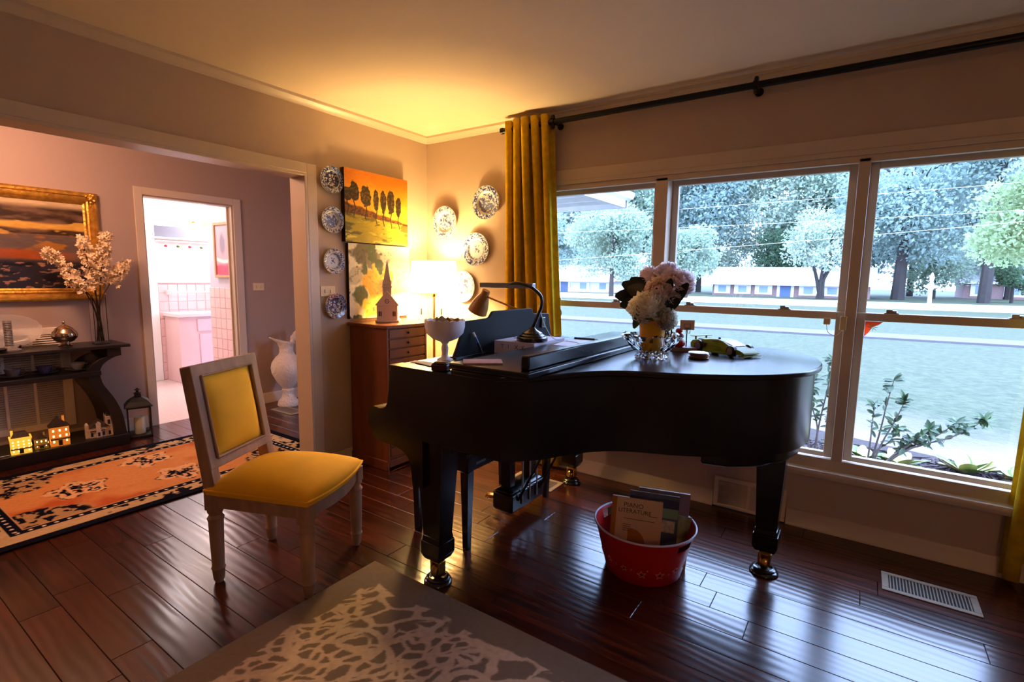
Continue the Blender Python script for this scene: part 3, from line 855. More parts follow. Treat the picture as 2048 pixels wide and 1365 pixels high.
for sx in (0, 1):
    for sy in (0, 1):
        cx = .30 if sx == 0 else w_ - .30; cy = .36 if sy == 0 else h_ - .36
        d = np.hypot(X - cx + (.09 if sx == 0 else -.09), Y - cy + (.09 if sy == 0 else -.09)) / .26
        c = mixc(c, TAN, sstep(1.0, .8, d + .5 * (fbm(X * 14, Y * 14, 90) - .5)))
        c = mixc(c, NAVY, sstep(1.0, .9, d) * sstep(.54, .60, fbm(X * 34, Y * 34, 95 + sx * 2 + sy, 2)))
# border bands from inside out
c = mixc(c, lin(196, 150, 110), (e < .215))
c = mixc(c, NAVY, (e < .205))
per = np.where(ex < ey, Y, X)
dots = np.hypot(((per / .052) % 1 - .5) * .052, e - .178)
c = mixc(c, lin(232, 214, 190), sstep(.0095, .0075, dots) * (e < .205) * (e > .15))
c = mixc(c, CREAM, (e < .150))
c = mixc(c, lin(190, 160, 112), (e < .15) * sstep(.5, .6, fbm(X * 10, Y * 10, 110)))
c = mixc(c, NAVY, (e < .143) * (e > .06) * sstep(.545, .575, fbm(X * 24, Y * 24, 120, 3)) * sstep(.42, .5, fbm(X * 4.5, Y * 4.5, 130)))
c = mixc(c, NAVY, (e < .058))
c = c * (0.9 + .2 * fbm(X * 90, Y * 90, 140, 2))[..., None]
run = sheet('hall_rug', VC('runner_wool', .95, bump=(500, .4, .002), spec=.05), c, w_, h_, thick=.010, edge=NAVY)
run.location = (-1.487, -2.69, 0)
props(run, 'orange oriental rug with navy border on the hall floor', 'rug')

# ------------------------------------------------------------------ drawer cabinet in the corner
CABW = M('walnut_cabinet', lin(120, 62, 28), .38, vary=(14, .22, 6), stretch=(1, 1, .15))
cab = thing('drawer_cabinet', 'tall brown wooden cabinet of shallow drawers in the corner', 'cabinet', (.02, -.62, 0))
G().box(.0, -.185, .07, .37, .185, .985).to('body', CABW, cab, bevel=.003)
G().box(-.01, -.20, .985, .40, .20, 1.008).to('top', CABW, cab, bevel=.004)
g = G().box(-.005, -.19, .0, .375, -.17, .07).box(-.005, .17, .0, .375, .19, .07).box(.355, -.17, .02, .378, .17, .07)
g.to('plinth', CABW, cab, bevel=.004)
G().box(.37, -.19, .06, .384, -.172, .985).to('stile', CABW, cab, bevel=.002)
G().box(.37, .172, .06, .384, .19, .985).to('stile', CABW, cab, bevel=.002)
KN = M('dark_knob', (.05, .03, .02), .4, metal=.6, vary=(30, .2))
for k in range(13):
    z0 = .982 - (k + 1) * .0685
    d = G().box(.3705, -.167, z0 + .0045, .386, .167, z0 + .064).to('drawer', CABW, cab, bevel=.003)
    G().ball((.394, 0, z0 + .034), .008, 10, 6).to('knob', KN, d)

# ------------------------------------------------------------------ floor lamp: the warm light of the corner
lp = thing('floor_lamp', 'glowing white drum shade floor lamp standing in the corner', 'lamp', (.275, -.215, 0))
G().lathe([(.14, 0), (.14, .015), (.12, .025), (.02, .035), (.014, .05)], 32).to('base', BRASS, lp)
G().lathe([(.011, .04), (.011, 1.25)], 14).to('pole', M('lamp_pole', (.42, .30, .14), .35, metal=1, vary=(20, .1)), lp)
G().lathe([(.012, 1.18), (.020, 1.19), (.020, 1.22), (.012, 1.23)], 14).to('socket', BRASS, lp)
sm = bpy.data.materials.new('lit_linen_shade'); sm.use_nodes = True
nt = sm.node_tree; nt.nodes.clear()
o_ = nt.nodes.new('ShaderNodeOutputMaterial'); a1 = nt.nodes.new('ShaderNodeAddShader'); mx = nt.nodes.new('ShaderNodeMixShader')
di = nt.nodes.new('ShaderNodeBsdfDiffuse'); tr = nt.nodes.new('ShaderNodeBsdfTranslucent'); em = nt.nodes.new('ShaderNodeEmission')
di.inputs['Color'].default_value = (.85, .80, .70, 1); tr.inputs['Color'].default_value = (.95, .85, .70, 1)
em.inputs['Color'].default_value = (1, .80, .50, 1); em.inputs['Strength'].default_value = 1.5
mx.inputs[0].default_value = .10
nt.links.new(di.outputs[0], mx.inputs[1]); nt.links.new(tr.outputs[0], mx.inputs[2])
nt.links.new(mx.outputs[0], a1.inputs[0]); nt.links.new(em.outputs[0], a1.inputs[1]); nt.links.new(a1.outputs[0], o_.inputs['Surface'])
G().lathe([(.192, 1.215), (.166, 1.452)], 48, cap=False).to('shade', sm, lp)
g = G()
for k in range(3):
    a = k * 2 * PI / 3; g.tube([(.02 * math.cos(a), .02 * math.sin(a), 1.42), (.166 * math.cos(a), .166 * math.sin(a), 1.44)], .0025, 6)
g.tube([(0, 0, 1.30), (0, 0, 1.46)], .004, 8).to('spider', BRASS, lp)
G().ball((0, 0, 1.275), (.03, .03, .04), 14, 10).ball((0, 0, 1.39), (.03, .03, .04), 14, 10).to('light_bulb', M('lit_bulb', (1, 1, 1), .5, emis=(1, .70, .38), es=30), lp)
g = None
for dx, dy in ((-.055, -.08), (.075, .0)):
    pc = G().tube([(dx, dy, 1.225), (dx, dy, 1.09)], .0012, 6).to('pull_chain', BRASS, lp)
    G().tube([(dx, dy, 1.093), (dx, dy, 1.045)], .005, 8).to('chain_weight', KN, pc)
for zz, ww in ((1.275, 2.4), (1.39, .18)):          # two sockets, one per pull chain
    ld = bpy.data.lights.new('corner_bulb', 'POINT'); ld.energy = LAMP_W * ww; ld.color = (1, .64, .22); ld.shadow_soft_size = .045
    lo_ = bpy.data.objects.new('bulb', ld); COL.objects.link(lo_); lo_.parent = lp; lo_.location = (0, 0, zz)

# ------------------------------------------------------------------ curtains and rod
CURT = thin('mustard_curtain', lin(216, 178, 48), .3, vary=(26, .14))
def curtain(name, label, x0t, x1t, x0b, x1b, ztop, zbot, folds, y0, amp):
    nz, nx = 30, folds * 12
    vs = []; fs = []
    for j in range(nz + 1):
        t = j / nz; z = ztop + (zbot - ztop) * t
        a_, b_ = x0t + (x0b - x0t) * t, x1t + (x1b - x1t) * t
        for i in range(nx + 1):
            s = i / nx
            ph = s * folds * 2 * PI
            yy = y0 + .053 * min(1, t * 1.7) + amp * (1 - .3 * t) * (1 + .15 * math.sin(3 * s + 2 * t)) * math.cos(ph)
            xx = a_ + (b_ - a_) * s + .016 * math.sin(ph * 2 + .5 * t)
            vs.append((xx, yy + .010 * math.sin(t * 5 + s * 9), z))
    for j in range(nz):
        for i in range(nx): fs.append((j * (nx + 1) + i, j * (nx + 1) + i + 1, (j + 1) * (nx + 1) + i + 1, (j + 1) * (nx + 1) + i))
    k = len(vs)
    t = thing(name, label, 'curtain', (0, 0, 0))
    o = G().add(vs, fs).to('drape', CURT, t, smooth=70)
    so = o.modifiers.new('thickness', 'SOLIDIFY'); so.thickness = .004
    rings = []
    return t, o
t1, drape = curtain('curtain', 'mustard yellow curtain hanging beside the corner plates', .86, 1.215, .83, 1.34, 2.395, .02, 5, -.115, .045)
GR = M('grommet_black', (.02, .02, .02), .35, metal=.7, vary=(20, .2))
for k in range(5):
    xx = .86 + (.355) * (k + .5) / 5
    ring = [(xx, -.115 + .026 * math.cos(a), 2.345 + .026 * math.sin(a)) for a in np.linspace(0, 2 * PI, 17)]
    G().tube(ring, .005, 6, False).to('grommet', GR, drape)
curtain('curtain', 'mustard yellow curtain at the right edge beside the window', 3.64, 4.05, 3.60, 4.05, 2.395, .02, 5, -.10, .045)
rd = thing('curtain_rod', 'long black curtain rod under the ceiling above the window', 'curtain rod', (0, -.115, 2.345))
G().tube([(.84, 0, 0), (4.25, 0, 0)], .0175, 16).to('rod', GR, rd)
for xx in (.83, 4.26): G().lathe([(.016, -.012), (.022, -.008), (.022, .008), (.016, .012)], 16, (xx, 0, 0), rotm(0, R(90), 0)).to('finial', GR, rd)
for xx in (1.235, 2.444, 4.15):
    b = G().tube([(xx, .0, -.005), (xx, .112, -.005)], .007, 8).lathe([(.022, 0), (.022, .008)], 14, (xx, .107, -.005), rotm(R(90), 0, 0)).to('bracket', GR, rd)
    G().lathe([(.024, -.012), (.024, .012)], 16, (xx, 0, 0), rotm(0, R(90), 0)).lathe([(.008, -.042), (.012, -.034), (.012, .034), (.008, .042)], 10, (xx, 0, 0)).to('clamp', GR, b)

# ------------------------------------------------------------------ blue and white plates
PLATE = VC('transferware_glaze', .16, spec=.6, coat=.4)
def plate(rad, seed, style, label, loc, axis, tilt=0.0, group='blue and white plates on the wall'):
    nr, na = 48, 140
    prof = []
    for i in range(nr + 1):
        r = rad * i / nr
        q = r / rad
        z = .006 if q < .58 else (.006 + .014 * ((q - .58) / .10) if q < .68 else .020 + .006 * (q - .68) / .32)
        prof.append((max(r, .0004), z))
    vs = []; fs = []
    for r, z in prof:
        for k in range(na):
            a = 2 * PI * k / na; vs.append((r * math.cos(a), r * math.sin(a), z))
    for i in range(nr):
        for k in range(na):
            k2 = (k + 1) % na; fs.append((i * na + k, i * na + k2, (i + 1) * na + k2, (i + 1) * na + k))
    back = len(vs)
    for k in range(na):
        a = 2 * PI * k / na; vs.append((rad * .99 * math.cos(a), rad * .99 * math.sin(a), .018))
    for k in range(na):
        a = 2 * PI * k / na; vs.append((rad * .62 * math.cos(a), rad * .62 * math.sin(a), .0))
    for k in range(na):
        k2 = (k + 1) % na
        fs.append((nr * na + k, nr * na + k2, back + k2, back + k)); fs.append((back + k, back + k2, back + na + k2, back + na + k))
    fs.append(tuple(back + na + k for k in reversed(range(na))))
    me = G().add(vs, fs).mesh('wall_plate', 50, False)
    V = np.array(vs); x, y = V[:, 0] / rad, V[:, 1] / rad
    q = np.hypot(x, y); an = np.arctan2(y, x)
    wht = np.array(lin(206, 208, 214)); blue = lin(48, 58, 112); mid = lin(120, 132, 172)
    c = np.ones((len(V), 3)) * wht
    f1 = fbm(x * 11 + seed, y * 11 - seed, seed, 4); f2 = fbm(x * 17 + seed, y * 17, seed + 3, 3)
    def mm(c, col, m): m = np.clip(m, 0, 1)[:, None]; return c * (1 - m) + np.array(col) * m
    rimf = ((q > .70) & (q < .985))
    dens = {'dark': .40, 'scene': .50, 'light': .54, 'flower': .47}[style]
    c = mm(c, mid, rimf * sstep(dens - .06, dens + .02, f2))
    c = mm(c, blue, rimf * sstep(dens + .0, dens + .06, f2))
    c = mm(c, blue, sstep(.014, .006, abs(q - .70)) * (style != 'light')); c = mm(c, blue, sstep(.012, .006, abs(q - .97)))
    if style == 'dark':
        c = mm(c, blue, (q < .66) * sstep(.36, .44, f1)); c = mm(c, wht, sstep(.13, .10, np.hypot(x + .02, y - .02)) * sstep(.05, .07, np.hypot(x + .02, y - .02)))
        for k in range(5):
            a = k * 1.256 + .4; c = mm(c, wht, sstep(.09, .06, np.hypot(x - .34 * math.cos(a), y - .34 * math.sin(a))))
    elif style == 'scene':
        c = mm(c, blue, (q < .60) * sstep(.46, .52, f1 + .12 * (y < .05) - .10 * (y > .25))); c = mm(c, mid, (q < .60) * sstep(.40, .46, f1) * (y < .3) * .6)
        for (tx, ty) in ((-.25, .22), (.22, .25)): c = mm(c, blue, sstep(.16, .1, np.hypot(x - tx, (y - ty))) * sstep(.42, .5, f2))
    elif style == 'flower':
        c = mm(c, mid, (q < .66) * (q > .50) * sstep(.4, .48, f2))
        for (tx, ty, rr) in ((0, .05, .14), (-.12, -.12, .10), (.14, -.10, .10), (-.10, .22, .09), (.12, .20, .08)): c = mm(c, blue, sstep(rr, rr * .6, np.hypot(x - tx, y - ty)) * sstep(.42, .5, f2))
    else:
        c = mm(c, mid, (q < .55) * sstep(.50, .56, f1)); c = mm(c, blue, (q < .5) * sstep(.57, .62, f1))
    setcol(me, c)
    o = link('wall_plate', me, PLATE)
    if axis == 'x': o.rotation_euler = (R(90), 0, R(90))
    else: o.rotation_euler = (R(90), 0, 0)
    o.location = loc
    return props(o, label, 'plate', group)
plate(.089, 1, 'dark', 'dark blue floral plate, topmost in the column beside the doorway', (.004, -.922, 1.962), 'x')
plate(.087, 2, 'scene', 'white plate with blue landscape, second from top beside the doorway', (.004, -.924, 1.702), 'x')
plate(.085, 3, 'flower', 'blue bordered flower plate, third from top beside the doorway', (.004, -.921, 1.428), 'x')
plate(.085, 4, 'dark', 'dark blue plate lowest in the column, under the light switch', (.004, -.915, 1.127), 'x')
plate(.122, 5, 'light', 'pale blue and white scenic plate nearest the room corner', (.214, -.004, 1.765), 'y')
plate(.124, 6, 'scene', 'blue scenic plate hung highest, beside the curtain top', (.622, -.004, 1.887), 'y')
plate(.125, 7, 'flower', 'blue rimmed plate with small central flower beside the curtain', (.528, -.004, 1.545), 'y')
plate(.122, 8, 'light', 'pale blue and white plate half hidden behind the lampshade', (.400, -.004, 1.262), 'y')

# ------------------------------------------------------------------ canvases
CANV = VC('oil_canvas', .5, bump=(250, .3, .001))
def canvas(name, label, cols, w, h, loc, depth):
    t = thing(name, label, 'painting', loc)
    G().box(0, 0, 0, depth, w, h).to('stretcher', M(name + '_edge', lin(40, 24, 14), .7), t)
    o = sheet('painted_front', CANV, cols, w, h, t)
    o.rotation_euler = (R(90), 0, R(90)); o.location = (depth + .001, 0, 0)
    return t
nu, nv = 290, 240
U, V_ = np.meshgrid(np.linspace(0, 1, nu), np.linspace(0, 1, nv))
f = fbm(U * 5, V_ * 7, 201); fg = fbm(U * 40, V_ * 60, 202, 3)
c = np.ones((nv, nu, 3)) * np.array(lin(240, 164, 30))
c = mixc(c, lin(220, 126, 18), sstep(.75, 1.0, V_ + .15 * f)); c = mixc(c, lin(250, 200, 60), sstep(.72, .5, V_ + .2 * (f - .5)) * sstep(.2, .8, U + .4 * (f - .5)))
hor = .40 - .10 * U
c = mixc(c, lin(168, 150, 30), V_ < hor)
c = mixc(c, lin(226, 206, 70), (V_ < hor) * sstep(.55, .7, fbm(U * 4, V_ * 14, 205) + .15 * (U - .4)))
c = mixc(c, lin(96, 92, 16), (V_ < hor) * sstep(.55, .68, fbm(U * 6, V_ * 16, 206) + .1 * sstep(.12, 0, hor - V_)))
scrub = hor + .10 * (1 - U) ** 1.5 + .05 + .05 * (fbm(U * 12, V_ * 3, 207) - .5)
c = mixc(c, lin(120, 60, 14), (V_ >= hor) * sstep(scrub + .01, scrub - .02, V_) * .95)
c = mixc(c, lin(64, 34, 12), (V_ >= hor) * sstep(scrub, scrub - .03, V_) * sstep(.45, .6, fg))
for (tx, tb, tt, tw) in ((.04, .50, .74, .07), (.14, .48, .82, .075), (.31, .44, .79, .085), (.47, .40, .76, .045), (.585, .38, .76, .052), (.71, .36, .79, .065), (.84, .36, .72, .05)):
    tm = tt - (tt - tb) * .38
    can = np.hypot((U - tx) / tw, (V_ - tm) / ((tt - tb) * .42)) + .5 * (fbm(U * 26, V_ * 26, int(tx * 900), 3) - .5)
    c = mixc(c, lin(44, 30, 14), sstep(1.02, .92, can)); c = mixc(c, lin(96, 66, 20), sstep(.9, .7, can) * sstep(.55, .65, fg))
    c = mixc(c, lin(50, 30, 12), sstep(.010, .006, abs(U - tx - .01 * np.sin(V_ * 30))) * (V_ > tb - .12) * (V_ < tt - .1))
c = c * (.62 + .24 * fg)[..., None]
canvas('sunset_canvas', 'unframed canvas of a row of trees before an orange sunset', c, .58, .494, (0, -.836, 1.566), .04)
c = np.ones((200, 220, 3)) * np.array(lin(214, 206, 186))
U, V_ = np.meshgrid(np.linspace(0, 1, 220), np.linspace(0, 1, 200))
fg = fbm(U * 30, V_ * 30, 222, 3)
for k, (cx, cy, s, col) in enumerate(((.22, .86, .20, lin(96, 86, 66)), (.40, .80, .16, lin(120, 110, 92)), (.50, .62, .22, lin(232, 196, 40)), (.34, .52, .18, lin(226, 172, 24)), (.62, .80, .14, lin(200, 190, 170)), (.42, .36, .13, lin(232, 160, 40)), (.16, .30, .14, lin(70, 84, 50)), (.55, .42, .12, lin(206, 130, 40)), (.32, .14, .16, lin(228, 182, 40)), (.70, .30, .18, lin(236, 214, 170)), (.10, .55, .14, lin(180, 170, 150)), (.48, .12, .10, lin(226, 140, 30)), (.84, .62, .18, lin(222, 206, 180)))):
    d = np.hypot(U - cx, V_ - cy) / s + .9 * (fbm(U * 9, V_ * 9, 230 + k) - .5)
    c = mixc(c, col, sstep(1.0, .75, d))
    c = mixc(c, np.array(col) * .5, sstep(.8, .6, d) * sstep(.58, .66, fg))
c = mixc(c, lin(60, 76, 40), sstep(.62, .70, fbm(U * 8, V_ * 8, 260)) * sstep(.7, .5, U))
c = c * (.86 + .28 * fg)[..., None]
canvas('flower_canvas', 'unframed canvas of loose yellow blossoms under the sunset canvas', c, .575, .528, (0, -.808, 1.030), .03)

# ------------------------------------------------------------------ switch plates
IVORY = M('ivory_plastic', lin(226, 206, 160), .35)
s = thing('switch_plate', 'ivory light switch plate between wall plates', 'switch plate', (0, -.962, 1.226))
G().box(0, -.058, -.036, .006, .058, .036).to('plate', IVORY, s, bevel=.003)
for k in (-1, 1): G().box(.006, k * .022 - .005, -.012, .012, k * .022 + .005, .012).to('toggle', IVORY, s, bevel=.002)
s = thing('switch_plate', 'ivory light switch plate on hall wall beside bathroom door', 'switch plate', (HX, -.285, 1.205))
G().box(0, -.058, -.038, .006, .058, .038).to('plate', IVORY, s, bevel=.003)
for k in (-1, 1): G().box(.006, k * .024 - .005, -.012, .014, k * .024 + .005, .012).to('toggle', IVORY, s, bevel=.002)

# ------------------------------------------------------------------ floor registers and wall vent
REGM = M('register_beige', lin(150, 128, 104), .6, metal=.0, vary=(20, .08))
def register(label, x0, x1, y0, y1, nslat, along='x', z=0.):
    t = thing('floor_register', label, 'register', ((x0 + x1) / 2, (y0 + y1) / 2, z))
    a, b = (x1 - x0) / 2, (y1 - y0) / 2
    m = .026
    g = G().box(-a, -b, 0, a, -b + m, .005).box(-a, b - m, 0, a, b, .005).box(-a, -b + m, 0, -a + m, b - m, .005).box(a - m, -b + m, 0, a, b - m, .005)
    g.to('frame', REGM, t, bevel=.002)
    G().box(-a + m, -b + m, .0004, a - m, b - m, .001).to('well', DARK, t)
    w = 2 * (a - m)
    me = G().box(-.0022, -b + m, .001, .0022, b - m, .0045).mesh('slat', 0); me.materials.append(REGM)
    for k in range(nslat):
        link('slat', me, None, t, (-a + m + w * (k + .5) / nslat, 0, 0))
    return t
register('beige slatted floor register near the right curtain', 3.165, 3.50, -.462, -.288, 24)
register('beige slatted floor register under the piano beside its far leg', 1.13, 1.47, -.44, -.265, 24)
register('brown floor register in the hall by the white pitcher', -1.77, -1.42, -.385, -.22, 16)
VENTM = M('vent_cream', lin(222, 200, 172), .5, vary=(12, .06))
v = thing('wall_vent', 'cream louvred return vent set in the window wall baseboard', 'vent', (2.54, 0, .005))
g = G().box(-.19, -.024, 0, .19, 0, .018).box(-.19, -.024, .16, .19, 0, .185).box(-.19, -.024, .018, -.165, 0, .16).box(.165, -.024, .018, .19, 0, .16).box(-.008, -.022, .018, .008, 0, .16)
g.to('frame', VENTM, v, bevel=.003)
G().box(-.165, -.004, .018, .165, -.002, .16).to('well', DARK, v)
me = G().obox((0, -.012, 0), (.157, .018, .0016), rotm(R(35), 0, 0)).mesh('louvre', 0); me.materials.append(VENTM)
for k in range(14):
    for sx in (-.0865, .0865): link('louvre', me, None, v, (sx, 0, .026 + k * .0098))

# ------------------------------------------------------------------ console table in the hall
CONS = M('espresso_wood', (.011, .007, .006), .35, vary=(10, .3, 5), stretch=(1, .2, 1))
cx0, cx1 = -2.03, -1.66
con = thing('console_table', 'dark espresso console table with curved legs and three shelves', 'console table', (-1.845, -2.3, 0))
def CL(x, y): return (x + 1.845, y + 2.3)
def cbox(x0, y0, z0, x1, y1, z1): return G().box(x0 + 1.845, y0 + 2.3, z0, x1 + 1.845, y1 + 2.3, z1)
cbox(-2.03, -3.05, .762, -1.65, -1.553, .785).to('table_top', CONS, con, bevel=.003)
for ya, yb in ((-1.70, -1.612), (-2.99, -2.90)): cbox(-2.02, ya, .70, -1.665, yb, .762).to('end_block', CONS, con, bevel=.003)
cbox(-2.02, -2.86, .565, -1.665, -1.745, .60).to('middle_shelf', CONS, con, bevel=.003)
cbox(-2.03, -3.0, .0, -1.655, -1.605, .085).to('base_shelf', CONS, con, bevel=.004)
redge = spline([(-1.612, .702), (-1.665, .688), (-1.727, .645), (-1.752, .585), (-1.74, .50), (-1.705, .43), (-1.67, .36), (-1.632, .24), (-1.612, .08)], 5)
ledge = [(y - .075, z) for y, z in redge]
ledge[0] = (ledge[0][0], .702)
for sgn, c0 in ((1, 0), (-1, -4.6)):
    poly = [(sgn * y + c0 + 2.3, z) for y, z in redge] + [(sgn * y + c0 + 2.3, z) for y, z in reversed(ledge)]
    lg = G().prism(poly, -2.02 + 1.845, -1.67 + 1.845, 'x').to('leg', CONS, con, bevel=.004, smooth=60)

# ------------------------------------------------------------------ louvred return grille on the hall wall
GRL = M('grille_enamel', lin(244, 232, 220), .4, vary=(8, .05))
gr = thing('return_grille', 'large cream louvred air return grille behind the console table', 'grille', (HX, -2.35, .14))
g = G().box(0, -.56, 0, .02, .53, .05).box(0, -.56, .72, .02, .53, .77).box(0, -.56, .05, .02, -.50, .72).box(0, .47, .05, .02, .53, .72)
for k in range(1, 6): g.box(.004, -.50 + k * .1617 - .009, .05, .02, -.50 + k * .1617 + .009, .72)
g.to('frame', GRL, gr, bevel=.002)
G().box(0, -.50, .05, .003, .47, .72).to('well', DARK, gr)
me = G().obox((.010, -.015, 0), (.018, .97, .002), rotm(0, R(35), 0)).mesh('louvre', 0); me.materials.append(GRL)
for k in range(40): link('louvre', me, None, gr, (0, 0, .058 + k * .0168))

# ------------------------------------------------------------------ gilt framed painting
gp = thing('gilt_painting', 'gilt framed dark landscape painting over the console table', 'painting', (HX, -2.17, 1.112))
GILT = M('gilt', (.62, .34, .06), .38, metal=.85, vary=(25, .3, 4), bump=(60, .5, .006))
Wd, Hh = 1.196, .826
prof = [(0, .0), (0, .035), (.014, .05), (.028, .048), (.034, .035), (.05, .030), (.064, .040), (.074, .036), (.082, .022), (.094, .016), (.094, 0)]
# frame side = profile swept along rectangle with mitres
def sweep_rect(prof, W_, H_):
    g = G(); vs = []; fs = []
    cs = [(-1, -1), (1, -1), (1, 1), (-1, 1)]
    n = len(prof)
    for sx, sy in cs:
        for d, h in prof: vs.append((h, sx * (W_ / 2 - d), H_ / 2 + sy * (H_ / 2 - d)))
    for k in range(4):
        a, b = k * n, ((k + 1) % 4) * n
        for i in range(n - 1): fs.append((a + i, a + i + 1, b + i + 1, b + i))
    return g.add(vs, fs)
sweep_rect(prof, Wd, Hh).to('frame', GILT, gp, smooth=30)
rr = random.Random(3)
for sx in (-1, 1):
    for sy in (0, 1):
        g = G()
        for k in range(16):
            a = rr.uniform(0, 2 * PI); q = rr.uniform(0, .035)
            g.ball((.045 + rr.uniform(-.008, .008), sx * (Wd / 2 - .045) + q * math.cos(a), .045 + sy * (Hh - .09) + q * math.sin(a)), rr.uniform(.009, .016), 8, 6)
        g.to('corner_ornament', GILT, gp)
U, V_ = np.meshgrid(np.linspace(0, 1, 260), np.linspace(0, 1, 170))
f1 = fbm(U * 6, V_ * 12, 301); f2 = fbm(U * 26, V_ * 50, 302, 3)
c = np.ones((170, 260, 3)) * np.array(lin(110, 82, 62))
c = mixc(c, lin(52, 32, 16), sstep(.35, .6, f1) * (V_ > .62))
c = mixc(c, lin(206, 160, 70), sstep(.05, .02, abs(V_ - .70 - .03 * f1)) + sstep(.60, .68, f1) * (V_ > .55) * (V_ < .78) * .8)
c = mixc(c, lin(196, 170, 130), sstep(.90, .97, V_))
c = mixc(c, lin(94, 78, 72), (V_ < .60) * (V_ > .42)); c = mixc(c, lin(160, 108, 40), sstep(.56, .66, f1) * (V_ < .62) * (V_ > .4) * sstep(.5, .8, U))
c = mixc(c, lin(40, 36, 44), sstep(.36, .30, V_ + .05 * (f1 - .5)))
c = mixc(c, lin(150, 74, 32), sstep(.07, .03, abs(V_ - .385 + .01 * np.sin(U * 9))) * sstep(.95, .8, U))
c = mixc(c, lin(150, 110, 90), sstep(.60, .68, f2) * (V_ < .30)); c = mixc(c, lin(16, 16, 24), sstep(.58, .66, fbm(U * 9, V_ * 22, 305)) * (V_ < .33))
c = c * (.8 + .4 * f2)[..., None]
o = sheet('painted_front', VC('old_oil', .35), c, Wd - .18, Hh - .18, gp)
o.rotation_euler = (R(90), 0, R(90)); o.location = (.014, -Wd / 2 + .09, .09)

# ------------------------------------------------------------------ things on the console
ZT = .785
vs_ = thing('glass_vase', 'tall square clear glass vase at the end of the console top', 'vase', (-1.80, -1.695, ZT))
GV = M('vase_glass', (.97, .98, .98), .02, trans=1, ior=1.45)
hw, ht_ = .042, .38
g = G().box(-hw, -hw, 0, hw, hw, .02)
for a in range(4):
    r_ = rotm(0, 0, a * PI / 2)
    g2 = G().box(-hw, -hw, .02, hw - .004, -hw + .004, ht_); g.add([r_ @ Vector(p) for p in g2.v], g2.f)
g.to('body', THING if False else GV, vs_, smooth=0)
BARK = M('branch_bark', lin(60, 36, 24), .8, vary=(40, .3))
BLOS = M('cream_blossom', lin(232, 206, 168), .7, vary=(60, .12))
rr = random.Random(12)
tips = [((-.02, -.27, .70), 'leftmost'), ((.0, -.06, .80), ''), ((.02, .09, .845), ''), ((.0, .21, .63), ''), ((.05, -.17, .50), ''), ((-.02, .0, .58), '')]
blab = ['branch of white blossom reaching farthest left before the gilt painting', 'upright white blossom branch overlapping the gilt painting edge', 'tallest white blossom branch in the square vase',
        'white blossom branch reaching towards the bathroom doorway', 'lowest white blossom branch drooping left from the vase', 'short white blossom branch in the middle of the bunch']
for k, ((tx, ty, tz), _) in enumerate(tips):
    t = thing('blossom_branch', blab[k], 'blossom branch', (-1.80, -1.695, ZT), group='white blossom branches in the square vase')
    bx, by = rr.uniform(-.02, .02), rr.uniform(-.025, .025)
    path = spline([(bx, by, .023), (bx * .5 + tx * .05, by * .5 + ty * .12, .30), (tx * .45, ty * .5, (tz + .3) / 2 + .02), (tx, ty, tz)], 8)
    G().tube(path, [.0055 - .003 * i / (len(path) - 1) for i in range(len(path))], 6).to('stem', BARK, t)
    g = G()
    n = 120 if k < 4 else 90
    for q in range(n):
        s = rr.random() ** .8
        i = int((.62 + .38 * s) * (len(path) - 1)); p = Vector(path[i])
        rad = .056 * (1 - .2 * s)
        dv = Vector((rr.gauss(0, 1), rr.gauss(0, 1), rr.gauss(0, 1))).normalized() * rad * rr.uniform(.4, 1)
        c_ = p + dv
        ax = rotm(rr.uniform(0, 6), rr.uniform(0, 6), rr.uniform(0, 6))
        for w in range(5):
            a = w * 2 * PI / 5
            d1 = ax @ Vector((math.cos(a), math.sin(a), .35)); d2 = ax @ Vector((math.cos(a + .55), math.sin(a + .55), .1)); d3 = ax @ Vector((math.cos(a - .55), math.sin(a - .55), .1))
            s_ = rr.uniform(.015, .022)
            g.add([c_, c_ + d3 * s_ * .8, c_ + d1 * s_ * 1.2, c_ + d2 * s_ * .8], [(0, 1, 2, 3)])
    g.to('blossoms', BLOS, t, smooth=0, recalc=False)

SILV = M('tarnished_silver_gilt', (.50, .41, .31), .12, metal=1, vary=(6, .15))
pt = thing('lidded_pot', 'shiny metal lidded sugar pot on the console top', 'pot', (-1.84, -1.895, ZT))
G().lathe([(.042, 0), (.044, .008), (.030, .018), (.028, .026), (.055, .04), (.074, .065), (.078, .085), (.070, .108), (.055, .122), (.054, .126)], 40).to('body', SILV, pt, smooth=60)
ld_ = G().lathe([(.056, .126), (.050, .134), (.030, .146), (.014, .156), (.010, .162)], 32).to('lid', SILV, pt, smooth=60)
G().lathe([(.004, .160), (.011, .172), (.008, .182), (.001, .190)], 16).to('finial', SILV, ld_, smooth=60)
pl = thing('glass_platter', 'large oval cut glass platter standing upright on the console', 'platter', (-1.93, -2.20, ZT))
g = G().lathe([(.001, .0), (.12, .0), (.15, .006), (.20, .018), (.205, .021), (.20, .022), (.15, .010), (.12, .004), (.001, .004)], 48, cap=False)
for i, p in enumerate(g.v):
    q = math.hypot(p[0], p[1]); a = math.atan2(p[1], p[0])
    if q > .16: g.v[i] = (p[0] * (1 + .018 * math.cos(a * 24)), p[1] * (1 + .018 * math.cos(a * 24)), p[2])
rm_ = rotm(0, R(78), 0)
g.shape(lambda p: Vector((0, 0, .125)) + rm_ @ Vector((p.x * .58, p.y, p.z)))
g.to('dish', M('platter_glass', (.96, .95, .93), .06, trans=.85, ior=1.45, bump=(90, .5, .004)), pl, smooth=60)
G().tube([(-.03, -.06, .0), (.07, -.06, .004), (.09, -.06, .03)], .006, 6).tube([(-.03, .06, .0), (.07, .06, .004), (.09, .06, .03)], .006, 6).tube([(-.03, -.06, .004), (-.03, .06, .004)], .006, 6).to('easel', IRON, pl)
